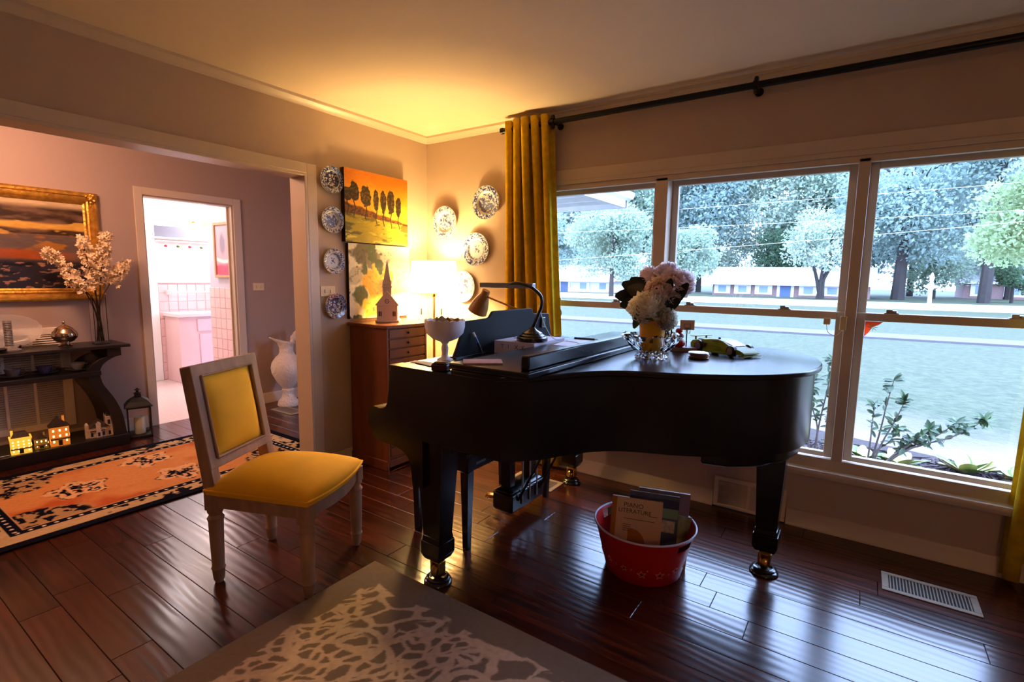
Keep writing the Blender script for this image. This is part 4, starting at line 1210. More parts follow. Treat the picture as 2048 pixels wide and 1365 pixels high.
cd = thing('glass_candlestick', 'faceted dark glass candlestick in front of the oval platter', 'candlestick', (-1.79, -2.205, ZT))
pr = []
for k in range(14):
    z = .04 + k * .0115; pr += [(.020, z), (.025, z + .005)]
G().lathe([(.060, 0), (.062, .010), (.05, .018), (.035, .026), (.028, .034)] + pr + [(.022, .206), (.020, .210)], 12).to('stem', M('dark_cut_glass', (.30, .28, .27), .08, trans=.4, spec=.8), cd, smooth=10)
db = thing('dark_dish', 'low black dish at the left edge of the console top', 'dish', (-1.73, -2.30, ZT))
G().lathe([(.03, 0), (.035, .008), (.07, .024), (.072, .028), (.03, .012), (.001, .010)], 28).to('bowl', IRON, db, smooth=60)

def cup_saucer(mat, y, lab_c, lab_s, seed):
    s = thing('saucer', lab_s, 'saucer', (-1.80, y, .60), group='saucers on the middle shelf')
    G().lathe([(.03, 0), (.034, .004), (.065, .012), (.076, .017), (.076, .019), (.062, .014), (.03, .007), (.001, .006)], 36).to('dish', mat, s, smooth=60)
    t = thing('teacup', lab_c, 'teacup', (-1.80, y, .607), group='teacups on the middle shelf', rz=R(60))
    G().lathe([(.020, 0), (.022, .004), (.035, .018), (.042, .038), (.045, .052), (.043, .052), (.039, .038), (.032, .02), (.001, .008)], 32).to('bowl', mat, t, smooth=60)
    G().tube([(.040, 0, .042), (.058, 0, .046), (.066, 0, .034), (.058, 0, .020), (.034, 0, .018)], .003, 8).to('handle', mat, t)
CLR = M('teacup_clear_glass', (.93, .93, .90), .05, trans=.6, spec=.8)
BLUC = M('teacup_blue_china', lin(84, 76, 110), .2, vary=(40, .4))
cup_saucer(CLR, -1.845, 'clear glass teacup by the curved leg', 'clear glass saucer by the curved leg', 1)
cup_saucer(BLUC, -2.035, 'dark blue china teacup in the middle of the shelf', 'dark blue china saucer in the middle of the shelf', 2)
cup_saucer(M('teacup_grey_china', lin(120, 110, 112), .25, vary=(40, .3)), -2.20, 'grey patterned teacup at the left edge of the shelf', 'grey patterned saucer at the left edge of the shelf', 3)

# little lit houses
def village_house(label, loc, w, d, h, wall, roof, rows, cols, style, rz=R(-8)):
    t = thing('village_house', label, 'model house', loc, rz, group='lit village houses on the base shelf')
    WIN_L = MATS.get('lit_window') or M('lit_window', (1, .8, .4), .4, emis=(1, .62, .16), es=5)
    hb_ = h * .68
    b = G().box(-d / 2, -w / 2, 0, d / 2, w / 2, hb_).to('wall', wall, t, bevel=.002)
    if style == 'gable':
        G().prism([(-w / 2 - .006, hb_), (w / 2 + .006, hb_), (0, h)], -d / 2 - .006, d / 2 + .006, 'x').to('roof', roof, t)
        G().box(-.01, w * .2, hb_, .008, w * .32, h + .005).to('chimney', wall, t)
    else:
        G().box(-d / 2 - .004, -w / 2 - .004, hb_, d / 2 + .004, w / 2 + .004, hb_ + .012).to('cornice', wall, t)
        G().taper((0, 0, hb_ + .012), (d * .9, w * .9), (0, 0, h), (d * .5, w * .55)).to('roof', roof, t)
        G().box(-.005, -w * .44, hb_ + .01, .012, -w * .32, h + .012).to('chimney', wall, t)
    G().box(d / 2, -w / 2, hb_ * .36, d / 2 + .018, w / 2, hb_ * .42).to('awning', roof, t)
    for r_ in range(rows):
        for c_ in range(cols):
            if r_ == 0 and c_ == cols // 2:
                G().box(d / 2, -.011, .004, d / 2 + .002, .011, hb_ * .32).to('door', roof, t); continue
            yy = -w / 2 + w * (c_ + .5) / cols; zz = hb_ * (.10 + .86 * (r_ + .35) / rows)
            G().box(d / 2, yy - w * .12 / cols, zz, d / 2 + .0015, yy + w * .12 / cols, zz + hb_ * .30 / rows).to('window', WIN_L, t)
    for k in range(2):
        yy = -d / 4 + k * d / 2
        G().box(yy - .007, w / 2, hb_ * .45, yy + .007, w / 2 + .0015, hb_ * .62).to('window', WIN_L, t)
    return t
# porcelain glows from the bulb inside
YEL = M('lit_yellow_porcelain', lin(206, 140, 40), .4, emis=(1, .48, .05), es=.55, vary=(30, .3))
ORN = M('lit_orange_porcelain', lin(170, 76, 24), .4, emis=(1, .28, .03), es=.28, vary=(30, .3))
BRN = M('lit_brown_porcelain', lin(110, 76, 40), .4, emis=(1, .40, .05), es=.08, vary=(30, .3))
RFD = M('house_roof_dark', lin(70, 54, 44), .6, vary=(60, .3))
village_house('glowing yellow model shop, leftmost of the lit village houses', (-1.72, -2.215, .085), .105, .08, .150, YEL, RFD, 4, 4, 'flat')
village_house('small brown model cottage between the two glowing houses', (-1.74, -2.105, .085), .07, .06, .105, BRN, RFD, 2, 3, 'gable')
village_house('tall orange glowing model house with steep gabled roof', (-1.73, -2.005, .085), .105, .085, .205, ORN, RFD, 3, 3, 'gable')
# grey model church
PORC = M('grey_porcelain', lin(196, 178, 160), .45, vary=(50, .15))
t = thing('model_church', 'unlit pale grey model church on the console base shelf', 'model church', (-1.745, -1.765, .085), R(-8))
G().box(-.035, -.065, 0, .035, .06, .075).to('nave', PORC, t, bevel=.002)
G().prism([(-.068, .075), (.06, .075), (-.004, .135)], -.038, .038, 'x').to('roof', RFD, t)
g = G().box(.02, -.025, 0, .045, .005, .105); g.prism([(-.028, .105), (.008, .105), (-.01, .125)], .02, .045, 'x'); g.to('gable_front', PORC, t, bevel=.001)
tw = G().box(-.03, .035, 0, .035, .078, .150).to('tower', PORC, t, bevel=.002)
G().taper((0, .056, .150), (.03, .03), (0, .056, .205), (.004, .004)).to('spire', RFD, tw)
g = G()
for sx in (-.03, .03):
    for yy in (.038, .075): g.taper((sx, yy, .150), (.007, .007), (sx, yy, .168), (.002, .002))
g.to('pinnacle', PORC, tw)
G().box(-.02, -.085, 0, .02, -.065, .10).taper((0, -.075, .10), (.03, .02), (0, -.075, .115), (.01, .008)).to('turret', PORC, t)
for yy in (-.05, -.01, .02, .056):
    G().box(.0452 if yy in (-.01,) else .0352, yy - .007, .01, .0456 if yy in (-.01,) else .0356, yy + .007, .04).to('window', DARK, t)
G().box(.0352, .048, .09, .0356, .064, .125).to('window', DARK, t)
G().box(.0352, -.06, .048, .042, .03, .056).to('canopy', RFD, t)
# white cord
o = G().tube(spline([(-1.70, -2.42, .089), (-1.69, -2.33, .091), (-1.695, -2.28, .089)], 8), .002, 6).to('lamp_cord', WHITE)
props(o, 'thin white cord lying on the base shelf by the yellow house', 'cord')

# ------------------------------------------------------------------ lantern with candle
ln = thing('lantern', 'black metal lantern on the floor beside the console', 'lantern', (-1.82, -1.475, 0), R(-18))
a = .075
G().box(-a - .008, -a - .008, 0, a + .008, a + .008, .022).to('base', IRON, ln, bevel=.004)
for sx in (-1, 1):
    for sy in (-1, 1): G().box(sx * a - .006, sy * a - .006, .02, sx * a + .006, sy * a + .006, .245).to('post', IRON, ln)
G().box(-a - .006, -a - .006, .243, a + .006, a + .006, .256).to('top_frame', IRON, ln, bevel=.003)
rf = G().taper((0, 0, .254), (.19, .19), (0, 0, .262), (.19, .19)).taper((0, 0, .262), (.185, .185), (0, 0, .30), (.13, .13)).taper((0, 0, .30), (.13, .13), (0, 0, .328), (.06, .06)).taper((0, 0, .328), (.045, .045), (0, 0, .350), (.045, .045)).to('roof', IRON, ln, bevel=.004)
G().lathe([(.012, .35), (.03, .358), (.012, .366), (.008, .378), (.022, .386), (.008, .394), (.001, .402)], 14).to('finial', IRON, rf)
for k in range(4):
    r_ = rotm(0, 0, k * PI / 2); g2 = G().box(a - .002, -a + .006, .022, a, a - .006, .243)
    G().add([r_ @ Vector(p) for p in g2.v], g2.f).to('pane', THING, ln, smooth=0)
o = G().lathe([(.036, 0), (.038, .004), (.038, .135), (.034, .140), (.02, .136), (.001, .134)], 28).to('pillar_candle', M('candle_wax', lin(236, 226, 200), .5, vary=(20, .05)), smooth=50)
o.location = (-1.82, -1.475, .022); props(o, 'cream pillar candle inside the black lantern', 'candle')

# ------------------------------------------------------------------ white embossed pitcher
PITM = M('bisque_porcelain', lin(232, 216, 198), .55, bump=(38, .9, .02))
pi = thing('white_pitcher', 'large white embossed ewer on the hall floor', 'pitcher', (-1.79, -.175, 0), R(0))
prof = [(.092, 0), (.098, .012), (.09, .045), (.062, .082), (.047, .11), (.045, .15), (.052, .158), (.05, .17), (.042, .178), (.055, .20), (.10, .26), (.138, .34), (.147, .40), (.135, .45), (.10, .50), (.072, .525), (.062, .55), (.060, .60), (.066, .64), (.080, .665)]
g = G().lathe(prof, 48, cap=False)
# pour lip towards -y, rising
def lip(p):
    t = max(0, (p.z - .60) / .065)
    d = max(0, -p.y) / .08
    return Vector((p.x * (1 - .35 * t * d), p.y - .095 * t * t * d ** 1.6 * (1 if p.y < 0 else 0), p.z + .055 * t * d * d - .02 * t * max(0, p.y) / .08))
g.shape(lip); o = g.to('body', PITM, pi, smooth=70)
so = o.modifiers.new('wall', 'SOLIDIFY'); so.thickness = .006
G().lathe([(.001, .002), (.09, .002)], 40).to('foot', PITM, pi)
hp = spline([(0, .062, .63), (0, .075, .68), (0, .105, .735), (0, .150, .755), (0, .185, .735), (0, .19, .68), (0, .175, .60), (0, .155, .52), (0, .13, .45)], 5)
G().tube(hp, [.022 - .010 * i / len(hp) for i in range(len(hp))], 12).ball((0, .085, .69), (.03, .035, .035)).ball((0, .15, .755), (.022, .028, .022)).to('handle', PITM, pi, smooth=60)

# ------------------------------------------------------------------ on the cabinet: white church luminary
CHW = M('white_bisque', lin(226, 200, 178), .6, bump=(120, .1, .001))
t = thing('church_figurine', 'white ceramic church with a tall steeple on the drawer cabinet', 'church figurine', (.19, -.60, 1.008), R(-48))
# local +x is the front
G().box(-.085, -.082, 0, .075, .082, .018).to('base', CHW, t, bevel=.005)
G().box(-.075, -.072, .018, .065, .072, .125).to('nave', CHW, t, bevel=.002)
G().prism([(-.085, .120), (.085, .120), (.0, .225)], -.08, .07, 'x').to('roof', CHW, t, bevel=.002)
tw = G().box(-.01, -.030, .10, .055, .030, .270).to('tower', CHW, t, bevel=.002)
G().box(-.015, -.034, .245, .060, .034, .256).box(-.013, -.032, .27, .058, .032, .276).to('cornice', CHW, tw, bevel=.001)
G().taper((.022, 0, .274), (.058, .054), (.022, 0, .435), (.004, .004)).to('spire', CHW, tw)
g = G()
for sx in (-.008, .053):
    for sy in (-.027, .027): g.taper((sx, sy, .272), (.009, .009), (sx, sy, .30), (.002, .002))
g.to('pinnacle', CHW, tw)
DKW = M('dark_opening', (.05, .03, .02), .8)
for sy in (-.048, .048):
    for q in (-.006, .006):
        G().prism([(sy + q - .0042, .045), (sy + q + .0042, .045), (sy + q + .0042, .075), (sy + q, .082), (sy + q - .0042, .075)], .0652, .0662, 'x').to('window', DKW, t)
G().prism([(-.014, .018), (.014, .018), (.014, .06), (0, .075), (-.014, .06)], .0652, .0668, 'x').to('door', CHW, t)
g = G().lathe([(.004, 0), (.004, .001)], 10, (.0702, 0, .150), rotm(0, R(90), 0))
for k in range(8):
    a_ = k * PI / 4; g.lathe([(.0038, 0), (.0038, .001)], 8, (.0702, .013 * math.cos(a_), .150 + .013 * math.sin(a_)), rotm(0, R(90), 0))
g.to('rose_window', DKW, t)
for sx in (-.045, -.005, .035):
    for yy in (-.0722, .0718): G().box(sx - .008, yy, .045, sx + .008, yy + .0004, .085).to('window', DKW, t)

# ------------------------------------------------------------------ on the piano
MILK = M('milk_glass', lin(240, 232, 236), .25, spec=.6)
co = thing('milk_glass_compote', 'scalloped white milk glass compote on the piano beside the music desk', 'compote', (1.438, -1.388, .957))
g = G().lathe([(.036, 0), (.037, .006), (.018, .016), (.014, .03), (.017, .055), (.013, .075), (.020, .086), (.055, .10), (.083, .125), (.091, .155), (.092, .183), (.0885, .183), (.086, .155), (.078, .128), (.05, .108), (.001, .098)], 64)
for i, p in enumerate(g.v):
    if p[2] > .16:
        a = math.atan2(p[1], p[0]); g.v[i] = (p[0], p[1], p[2] + .006 * abs(math.cos(a * 8)))
g.to('bowl', MILK, co, smooth=60)
WB = M('brown_wood_chip', lin(120, 86, 40), .6, vary=(30, .25))
labs = ['tilted brown wooden piece standing tallest in the compote', 'brown wooden piece at the left of the compote', 'brown wooden piece at the right rim of the compote', 'brown wooden piece lying at the back of the compote']
for k, (dx, dy, dz, a1, a2) in enumerate(((.012, -.02, .175, .5, .5), (-.032, .01, .165, .6, 1.4), (.05, .02, .165, .5, -.4), (-.005, .035, .16, 1.2, .2))):
    o = G().obox((0, 0, 0), (.062, .045, .014), rotm(a1, .7, a2)).to('wood_piece', WB, bevel=.002, loc=(1.438 + dx, -1.388 + dy, .957 + dz))
    props(o, labs[k], 'wood piece', 'wooden pieces in the compote')
# white box with black print
bxw = thing('white_box', 'white cardboard box with small black print behind the piano flap', 'box', (1.575, -.875, .957), R(3))
CARD = M('white_card', lin(214, 206, 220), .5)
INK = M('print_ink', lin(40, 36, 44), .6)
G().box(-.115, -.17, 0, .115, .17, .064).to('carton', CARD, bxw, bevel=.0015)
for k, s_ in enumerate(('T', 'I', 'X', 'K')):
    me = text_mesh(s_, .030); 
    o = link('lettering', me, INK, bxw, (-.075 + k * .04, -.1706, .028), (R(90), 0, 0))
g = G().lathe([(.02, .0642), (.02, .0646)], 24, (-.07, -.02, 0)); g.to('emblem', INK, bxw)
for k in range(2): G().box(-.02 + .015 * k, -.13 + k * .02, .0642, .06, -.126 + k * .02, .0645).to('print_line', INK, bxw)
# gooseneck lamp standing on the box
gl = thing('gooseneck_lamp', 'black gooseneck piano lamp standing on the white box', 'lamp', (1.635, -.955, 1.0215))
LBK = M('lamp_black', (.015, .014, .015), .25, spec=.6, coat=.3)
G().lathe([(.076, 0), (.079, .007), (.077, .020), (.066, .024), (.064, .031), (.052, .036), (.050, .043), (.024, .056), (.012, .070), (.010, .078)], 40).to('base', LBK, gl, smooth=40)
nk = spline([(0, 0, .06), (.03, 0, .13), (.05, 0, .18), (.045, 0, .225), (.0, 0, .262), (-.06, 0, .284), (-.11, 0, .288), (-.15, 0, .278)], 8)
G().tube(nk, .0088, 10).to('neck', LBK, gl, smooth=60)
hd = G().obox((-.165, .01, .275), (.30, .045, .026), rotm(0, 0, R(10))).to('head', M('lamp_head_satin', (.30, .33, .38), .35, metal=.5), gl, bevel=.003)
o = G().tube(spline([(1.655, -.93, 1.20), (1.675, -.90, 1.10), (1.71, -.86, 1.03), (1.80, -.80, 1.014), (1.86, -.86, 1.0135)], 8), .0018, 6).to('power_cord', M('white_cord', lin(220, 214, 214), .4))
props(o, 'thin pale power cord falling from the gooseneck lamp', 'cord')
# wooden clip lamp beyond the music desk
wl = thing('clip_lamp', 'wooden cone shade clip lamp behind the music desk', 'lamp', (1.435, -.56, 1.10))
LWD = M('lamp_wood', lin(150, 100, 44), .4, vary=(10, .25, 5), stretch=(1, 1, .2))
ax = rotm(0, R(28), 0)
g = G().lathe([(.026, .09), (.028, .06), (.046, .02), (.058, -.02), (.064, -.065), (.061, -.065), (.052, -.01), (.022, .06), (.001, .07)], 32)
g.shape(lambda p: Vector((-.435, 0, .075)) + ax @ p); g.to('lamp_shade', LWD, wl, smooth=60)
G().tube([(-.385, 0, .115), (-.20, 0, .06), (.0, 0, .0)], .006, 8).to('arm', LWD, wl)
G().box(-.015, -.02, -.05, .03, .02, .01).to('clip', LBK, wl, bevel=.003)
# small things by the compote
o = G().box(-.035, -.03, 0, .035, .03, .028).taper((0, 0, .028), (.07, .06), (0, 0, .036), (.05, .04)).to('leather_pouch', M('maroon_leather', lin(52, 24, 24), .5, vary=(30, .2)), bevel=.006, loc=(1.60, -1.59, .9585), rot=(0, 0, R(20)))
props(o, 'small dark maroon pouch on the piano by the flap', 'pouch')
o = G().box(-.075, -.048, 0, .075, .048, .006).to('booklet', M('pink_booklet', lin(176, 140, 150), .6, vary=(40, .15)), bevel=.001, loc=(1.80, -1.575, 1.010), rot=(0, 0, R(40)))
props(o, 'pink booklet lying on the folded piano flap', 'booklet')
o = G().box(-.06, -.008, 0, .06, .008, .012).to('purple_case', M('purple_plastic', lin(120, 90, 130), .35), bevel=.003, loc=(1.655, -1.50, .9585), rot=(0, 0, R(55)))
props(o, 'slim purple pencil case beside the pink booklet', 'pencil case')
for k, (x_, y_, rz, lab) in enumerate(((1.41, -1.50, 8, 'sheet of white paper on the piano arm'), (1.45, -1.52, -14, 'folded white note on top of the paper sheet'))):
    o = G().box(-.06, -.022, 0, .06, .022, .0012 + .001 * k).to('paper_note', M('note_paper_%d' % k, lin(232, 220, 196), .7), loc=(x_, y_, .9585 + .0014 * k), rot=(0, 0, R(rz)))
    props(o, lab, 'paper')
PEN = [M('pen_white', lin(220, 214, 220), .3), M('pen_black', (.02, .02, .03), .3)]
pn = thing('marker_pen', 'blue and white marker pen leaning against the music desk', 'pen', (1.485, -1.17, .967))
G().tube([(0, 0, 0), (-.012, -.02, .055)], .006, 10).to('cap', PEN[1], pn)
G().tube([(-.012, -.02, .055), (-.018, -.033, .085)], .0058, 10).to('barrel', M('pen_blue', lin(90, 110, 170), .3), pn)
G().tube([(-.018, -.033, .085), (-.023, -.042, .105)], .0056, 10).to('tail', PEN[0], pn)
pn = thing('marker_pen', 'black pen lying on the flap behind the gooseneck lamp', 'pen', (1.78, -.66, 1.0165))
G().tube([(-.06, 0, 0), (.05, .02, 0)], .006, 10).to('barrel', PEN[1], pn); G().tube([(.05, .02, 0), (.07, .024, 0)], [.005, .002], 10).to('tip', PEN[0], pn)
o = G().box(-.10, -.14, 0, .10, .14, .0012).to('sheet_music', M('music_paper', lin(206, 206, 224), .6), loc=(1.83, -.80, 1.0105), rot=(0, 0, R(8)))
props(o, 'white sheet of paper lying on the flap behind the gooseneck lamp', 'paper')

# crystal bowl, yellow pot and peonies
ZL = .985
bw = thing('crystal_bowl', 'cut crystal bowl on the piano lid holding a yellow pot', 'bowl', (2.215, -.86, ZL))
prof = [(.062, .004), (.066, .0), (.07, .006), (.060, .016), (.064, .022), (.080, .040), (.097, .060), (.113, .080), (.122, .094), (.128, .104), (.122, .106), (.106, .084), (.090, .062), (.072, .042), (.055, .028), (.001, .024)]
g = G().lathe(prof, 48)
for i, p in enumerate(g.v):
    ring_, k = divmod(i, 48)
    if ring_ < 10:
        f_ = 1 + (.06 if (k // 2 + ring_) % 2 == 0 else -.035)
        zz = p[2] + (.010 * math.cos(k * PI / 4) if 8 <= ring_ <= 11 else 0)
        g.v[i] = (p[0] * f_, p[1] * f_, max(0, zz) if ring_ > 1 else p[2])
g.to('bowl', CRYSTAL, bw, smooth=12)
for k in range(6):
    a_ = k * PI / 3
    G().ball((.058 * math.cos(a_), .058 * math.sin(a_), .010), .010, 8, 6).to('foot', CRYSTAL, bw)
yp = thing('yellow_pot', 'mustard yellow flower pot standing in the crystal bowl', 'pot', (2.215, -.86, ZL + .0245))
YPM = M('yellow_glaze', lin(214, 156, 16), .35, vary=(14, .08))
g = G().lathe([(.040, 0), (.046, .004), (.052, .05), (.058, .12), (.061, .125), (.062, .160), (.058, .160), (.055, .12), (.001, .10)], 40).to('body', YPM, yp, smooth=40)
gv = thing('clear_vase', 'clear glass flower vase behind the yellow pot', 'vase', (2.205, -.69, ZL))
G().lathe([(.035, 0), (.037, .01), (.030, .06), (.030, .16), (.038, .25), (.034, .25), (.026, .16), (.026, .06), (.001, .02)], 32).to('body', GV, gv, smooth=60)

def petal_ball(rad, n, layers, rr, cup=.6, ruffle=.12):
    """a peony: layers of curved ruffled petals, smaller and tighter towards the heart"""
    g = G()
    for l in range(layers):
        q = 1 - l / layers
        for k in range(int(n * (.7 + .6 * q))):
            th = rr.uniform(0, 2 * PI); el = -.25 + (l + rr.uniform(-.4, .4)) / layers * PI * .55
            d = Vector((math.cos(th) * math.cos(el), math.sin(th) * math.cos(el), math.sin(el)))
            t = Vector((-math.sin(th), math.cos(th), 0)); u_ = d.cross(t)
            if u_.z < 0: u_ = -u_
            s = rad * (.34 + .26 * q) * rr.uniform(.8, 1.2)
            vs = []; m = 4
            for j in range(m + 1):
                v = j / m
                for i in range(m + 1):
                    w = -1 + 2 * i / m
                    wid = s * .75 * math.sin(PI * (.14 + .70 * v)) ** .8
                    out = d * rad * (.42 + .52 * math.sin(v * PI * .5)) + u_ * s * (v * 1.3 - .55) * cup + t * wid * w
                    out += d * (-.14 * rad * w * w + .10 * rad * v * v)
                    if j == m: out += d * rr.uniform(-1, 1) * ruffle * rad + u_ * rr.uniform(-.5, .5) * ruffle * rad
                    vs.append(out)
            g.add(vs, [(j * (m + 1) + i, j * (m + 1) + i + 1, (j + 1) * (m + 1) + i + 1, (j + 1) * (m + 1) + i) for j in range(m) for i in range(m)])
    return g
STEM = M('stem_green', lin(60, 84, 40), .6, vary=(20, .2))
def peony(label, loc, rad, col, face, root, seed, n=15, layers=8):
    rr = random.Random(seed); n = int(n * 1.5) if n > 8 else n
    t = thing('peony', label, 'flower', loc, group='peonies on the piano')
    m = thin('petal_%d' % seed, col, .62, vary=(18, .05))
    g = petal_ball(rad, n, layers, rr)
    q = Vector((0, 0, 1)).rotation_difference(Vector(face)).to_matrix()
    g.shape(lambda p: q @ p); g.to('petals', m, t, smooth=80, recalc=False)
    rt = Vector(root) - Vector(loc)
    G().tube(spline([(0, 0, 0), tuple(rt * .5 + Vector((0, 0, -.01))), tuple(rt)], 6), .004, 6).to('stem', STEM, t)
cam_dir = (.35, -.85, .35)
pot_in = (2.215, -.86, ZL + .14)
vin = (2.205, -.69, ZL + .03)
peony('large cream peony drooping over the yellow pot', (2.195, -.885, 1.205), .082, lin(255, 252, 240), (.2, -.6, .75), pot_in, 51, 11, 7)
peony('pale cream peony at the right rim of the crystal bowl', (2.275, -.87, 1.165), .050, lin(232, 226, 208), (.7, -.6, .2), pot_in, 52)
peony('peach peony in the centre of the bouquet', (2.225, -.83, 1.290), .060, lin(255, 238, 226), (.2, -.95, .1), vin, 53, 10, 7)
peony('pink peony at the top of the bouquet', (2.235, -.76, 1.350), .066, lin(255, 246, 248), (0, -.4, .9), vin, 54, 10, 6)
peony('pink peony at the right of the bouquet', (2.30, -.775, 1.320), .068, lin(255, 243, 243), (.6, -.6, .5), vin, 55, 10, 7)
peony('pink peony at the upper left above the dark leaves', (2.155, -.74, 1.345), .055, lin(255, 244, 245), (-.4, -.4, .8), vin, 56, 9, 6)
peony('small white bud under the right pink peony', (2.298, -.83, 1.255), .030, lin(232, 226, 222), (.3, -.7, -.2), vin, 57, 7, 4)
LEAF = M('magnolia_leaf', lin(26, 36, 26), .28, spec=.6, vary=(14, .2))
LEAFB = M('magnolia_leaf_brownish', lin(58, 54, 24), .4, vary=(14, .2))
def leaf(base, tip, width, mat, parent, nrm=(.3, -.9, .3), curl=.15, name='leaf', m=8):
    b = Vector(base); e = Vector(tip); d = e - b; L_ = d.length; d.normalize()
    nn = Vector(nrm); nn = (nn - d * nn.dot(d)).normalized(); s = d.cross(nn)
    vs = []; fs = []
    for j in range(m + 1):
        v = j / m; w = width * (math.sin(PI * min(1, v * .94 + .03)) ** .6) * (1 - .18 * v)
        for i in (-1, -.5, 0, .5, 1):
            vs.append(b + d * L_ * v + s * w * i + nn * (curl * w * (abs(i) - .3) + -.10 * L_ * v * v))
    for j in range(m):
        for i in range(4): fs.append((j * 5 + i, j * 5 + i + 1, (j + 1) * 5 + i + 1, (j + 1) * 5 + i))
    return G().add(vs, fs).to(name, mat, parent, smooth=60, recalc=False)
sp = thing('leaf_sprig', 'sprig of dark glossy leaves spreading left from the bouquet', 'leaf sprig', (2.18, -.79, 1.255))
for (bs, tp, w, m) in (((0, 0, .0), (-.155, -.06, .010), .046, LEAF), ((0, 0, .01), (-.125, -.05, .068), .042, LEAF), ((.01, 0, .03), (-.10, -.02, .090), .036, LEAF), ((.0, -.03, .01), (-.085, -.08, .045), .042, LEAFB), ((.0, -.02, -.015), (-.125, -.07, -.035), .040, LEAF), ((.01, 0, .04), (.04, -.03, .09), .022, LEAF)):
    leaf(bs, tp, w, m, sp)
G().tube(spline([(.0, .0, .02), (.04, .03, -.08), (.085, .05, -.2)], 6), .004, 6).to('stem', STEM, sp)
sp = thing('leaf_sprig', 'sprig of dark glossy leaves at the right of the bouquet', 'leaf sprig', (2.27, -.80, 1.22))
for (bs, tp, w, m) in (((0, 0, 0), (.085, -.05, .10), .030, LEAF), ((-.02, -.02, -.01), (.06, -.07, .03), .034, LEAF), ((-.03, -.03, .0), (.03, -.08, -.015), .026, LEAF), ((-.01, -.02, .06), (.015, -.05, .12), .022, LEAF)):
    leaf(bs, tp, w, m, sp)
G().tube(spline([(.0, .0, .02), (.0, .04, -.08), (-.002, .062, -.2)], 6), .004, 6).to('stem', STEM, sp)
sp = thing('leaf_sprig', 'small green leaf hanging over the yellow pot', 'leaf sprig', (2.19, -.945, 1.18))
leaf((0, 0, .02), (-.028, -.006, -.06), .020, M('peony_leaf', lin(58, 82, 40), .45, vary=(16, .2)), sp); leaf((0, 0, .02), (-.012, -.01, .045), .017, MATS['peony_leaf'], sp); leaf((0, 0, .0), (.06, -.006, -.016), .010, MATS['peony_leaf'], sp)
G().tube([(0, 0, .03), (.0, .07, .04)], .003, 6).to('stem', STEM, sp)

# toy basketball hoop with red ball
hp_ = thing('toy_basketball_hoop', 'desktop toy basketball hoop with tan backboard behind the coasters', 'toy hoop', (2.26, -.535, ZL), R(28))
G().box(-.055, -.04, 0, .065, .04, .020).to('base', M('toy_base_grey', lin(140, 120, 124), .5, vary=(20, .1)), hp_, bevel=.003)
G().tube([(.02, 0, .02), (.02, 0, .115)], .003, 8).to('post', IRON, hp_)
bb_ = G().box(-.015, -.004, .105, .055, .001, .155).to('backboard', M('toy_board_tan', lin(206, 166, 130), .5), hp_, bevel=.0015)
MRN = M('toy_line_maroon', lin(110, 50, 50), .5)
g = G()
for (x0, z0, x1, z1) in ((.004, .116, .036, .118), (.004, .134, .036, .136), (.004, .116, .006, .136), (.034, .116, .036, .136)): g.box(x0, -.0046, z0, x1, -.0041, z1)
g.to('target_square', MRN, bb_)
ringp = [(.02 + .016 * math.cos(a_), -.022 + .016 * math.sin(a_), .112) for a_ in np.linspace(0, 2 * PI, 20)]
G().tube(ringp, .0018, 6, False).to('hoop_ring', IRON, hp_)
g = G()
for k in range(10):
    a_ = k * 2 * PI / 10; g.tube([(.02 + .016 * math.cos(a_), -.022 + .016 * math.sin(a_), .112), (.02 + .010 * math.cos(a_ + .3), -.022 + .010 * math.sin(a_ + .3), .088)], .0007, 4)
g.to('net', WHITE, hp_)
rb = thing('red_toy', 'stacked red and white toy on the hoop base', 'toy', (2.252, -.562, ZL + .0202))
RDT = M('toy_red', lin(170, 20, 28), .35)
G().lathe([(.015, 0), (.028, .008), (.030, .020), (.024, .034), (.016, .040)], 24).to('lower_ball', RDT, rb, smooth=60)
G().lathe([(.020, .030), (.018, .038), (.004, .042)], 20, (.006, -.008, .002)).to('cap_disc', M('toy_cream', lin(226, 206, 190), .5), rb)
G().lathe([(.012, .04), (.024, .048), (.026, .058), (.018, .068), (.010, .072)], 20, (-.004, .004, 0)).to('upper_ball', RDT, rb, smooth=60)
G().lathe([(.010, .07), (.018, .078), (.016, .088), (.008, .094)], 18, (-.004, .004, 0)).to('top_ball', RDT, rb, smooth=60)

# stack of coasters
COP = M('copper_coaster', lin(150, 96, 62), .3, metal=.7, vary=(20, .2)); SLV = M('silver_coaster', lin(206, 206, 214), .25, metal=.6, vary=(30, .1))
names = ['top', 'second from top', 'middle', 'fourth from top', 'bottom']
for k in range(5):
    o = G().lathe([(.038, 0), (.043, .001), (.0445, .0035), (.043, .005), (.040, .0045), (.001, .004)], 40).to('coaster', SLV if k == 0 else COP, smooth=50, loc=(2.395 + .0025 * ((k * 7) % 3 - 1), -.735 + .002 * ((k * 5) % 3 - 1), ZL + (4 - k) * .0055))
    props(o, ('pale silver round coaster on top of the stack on the piano lid' if k == 0 else 'copper coaster, %s of the stack on the piano lid' % names[k]), 'coaster', 'stacked coasters')

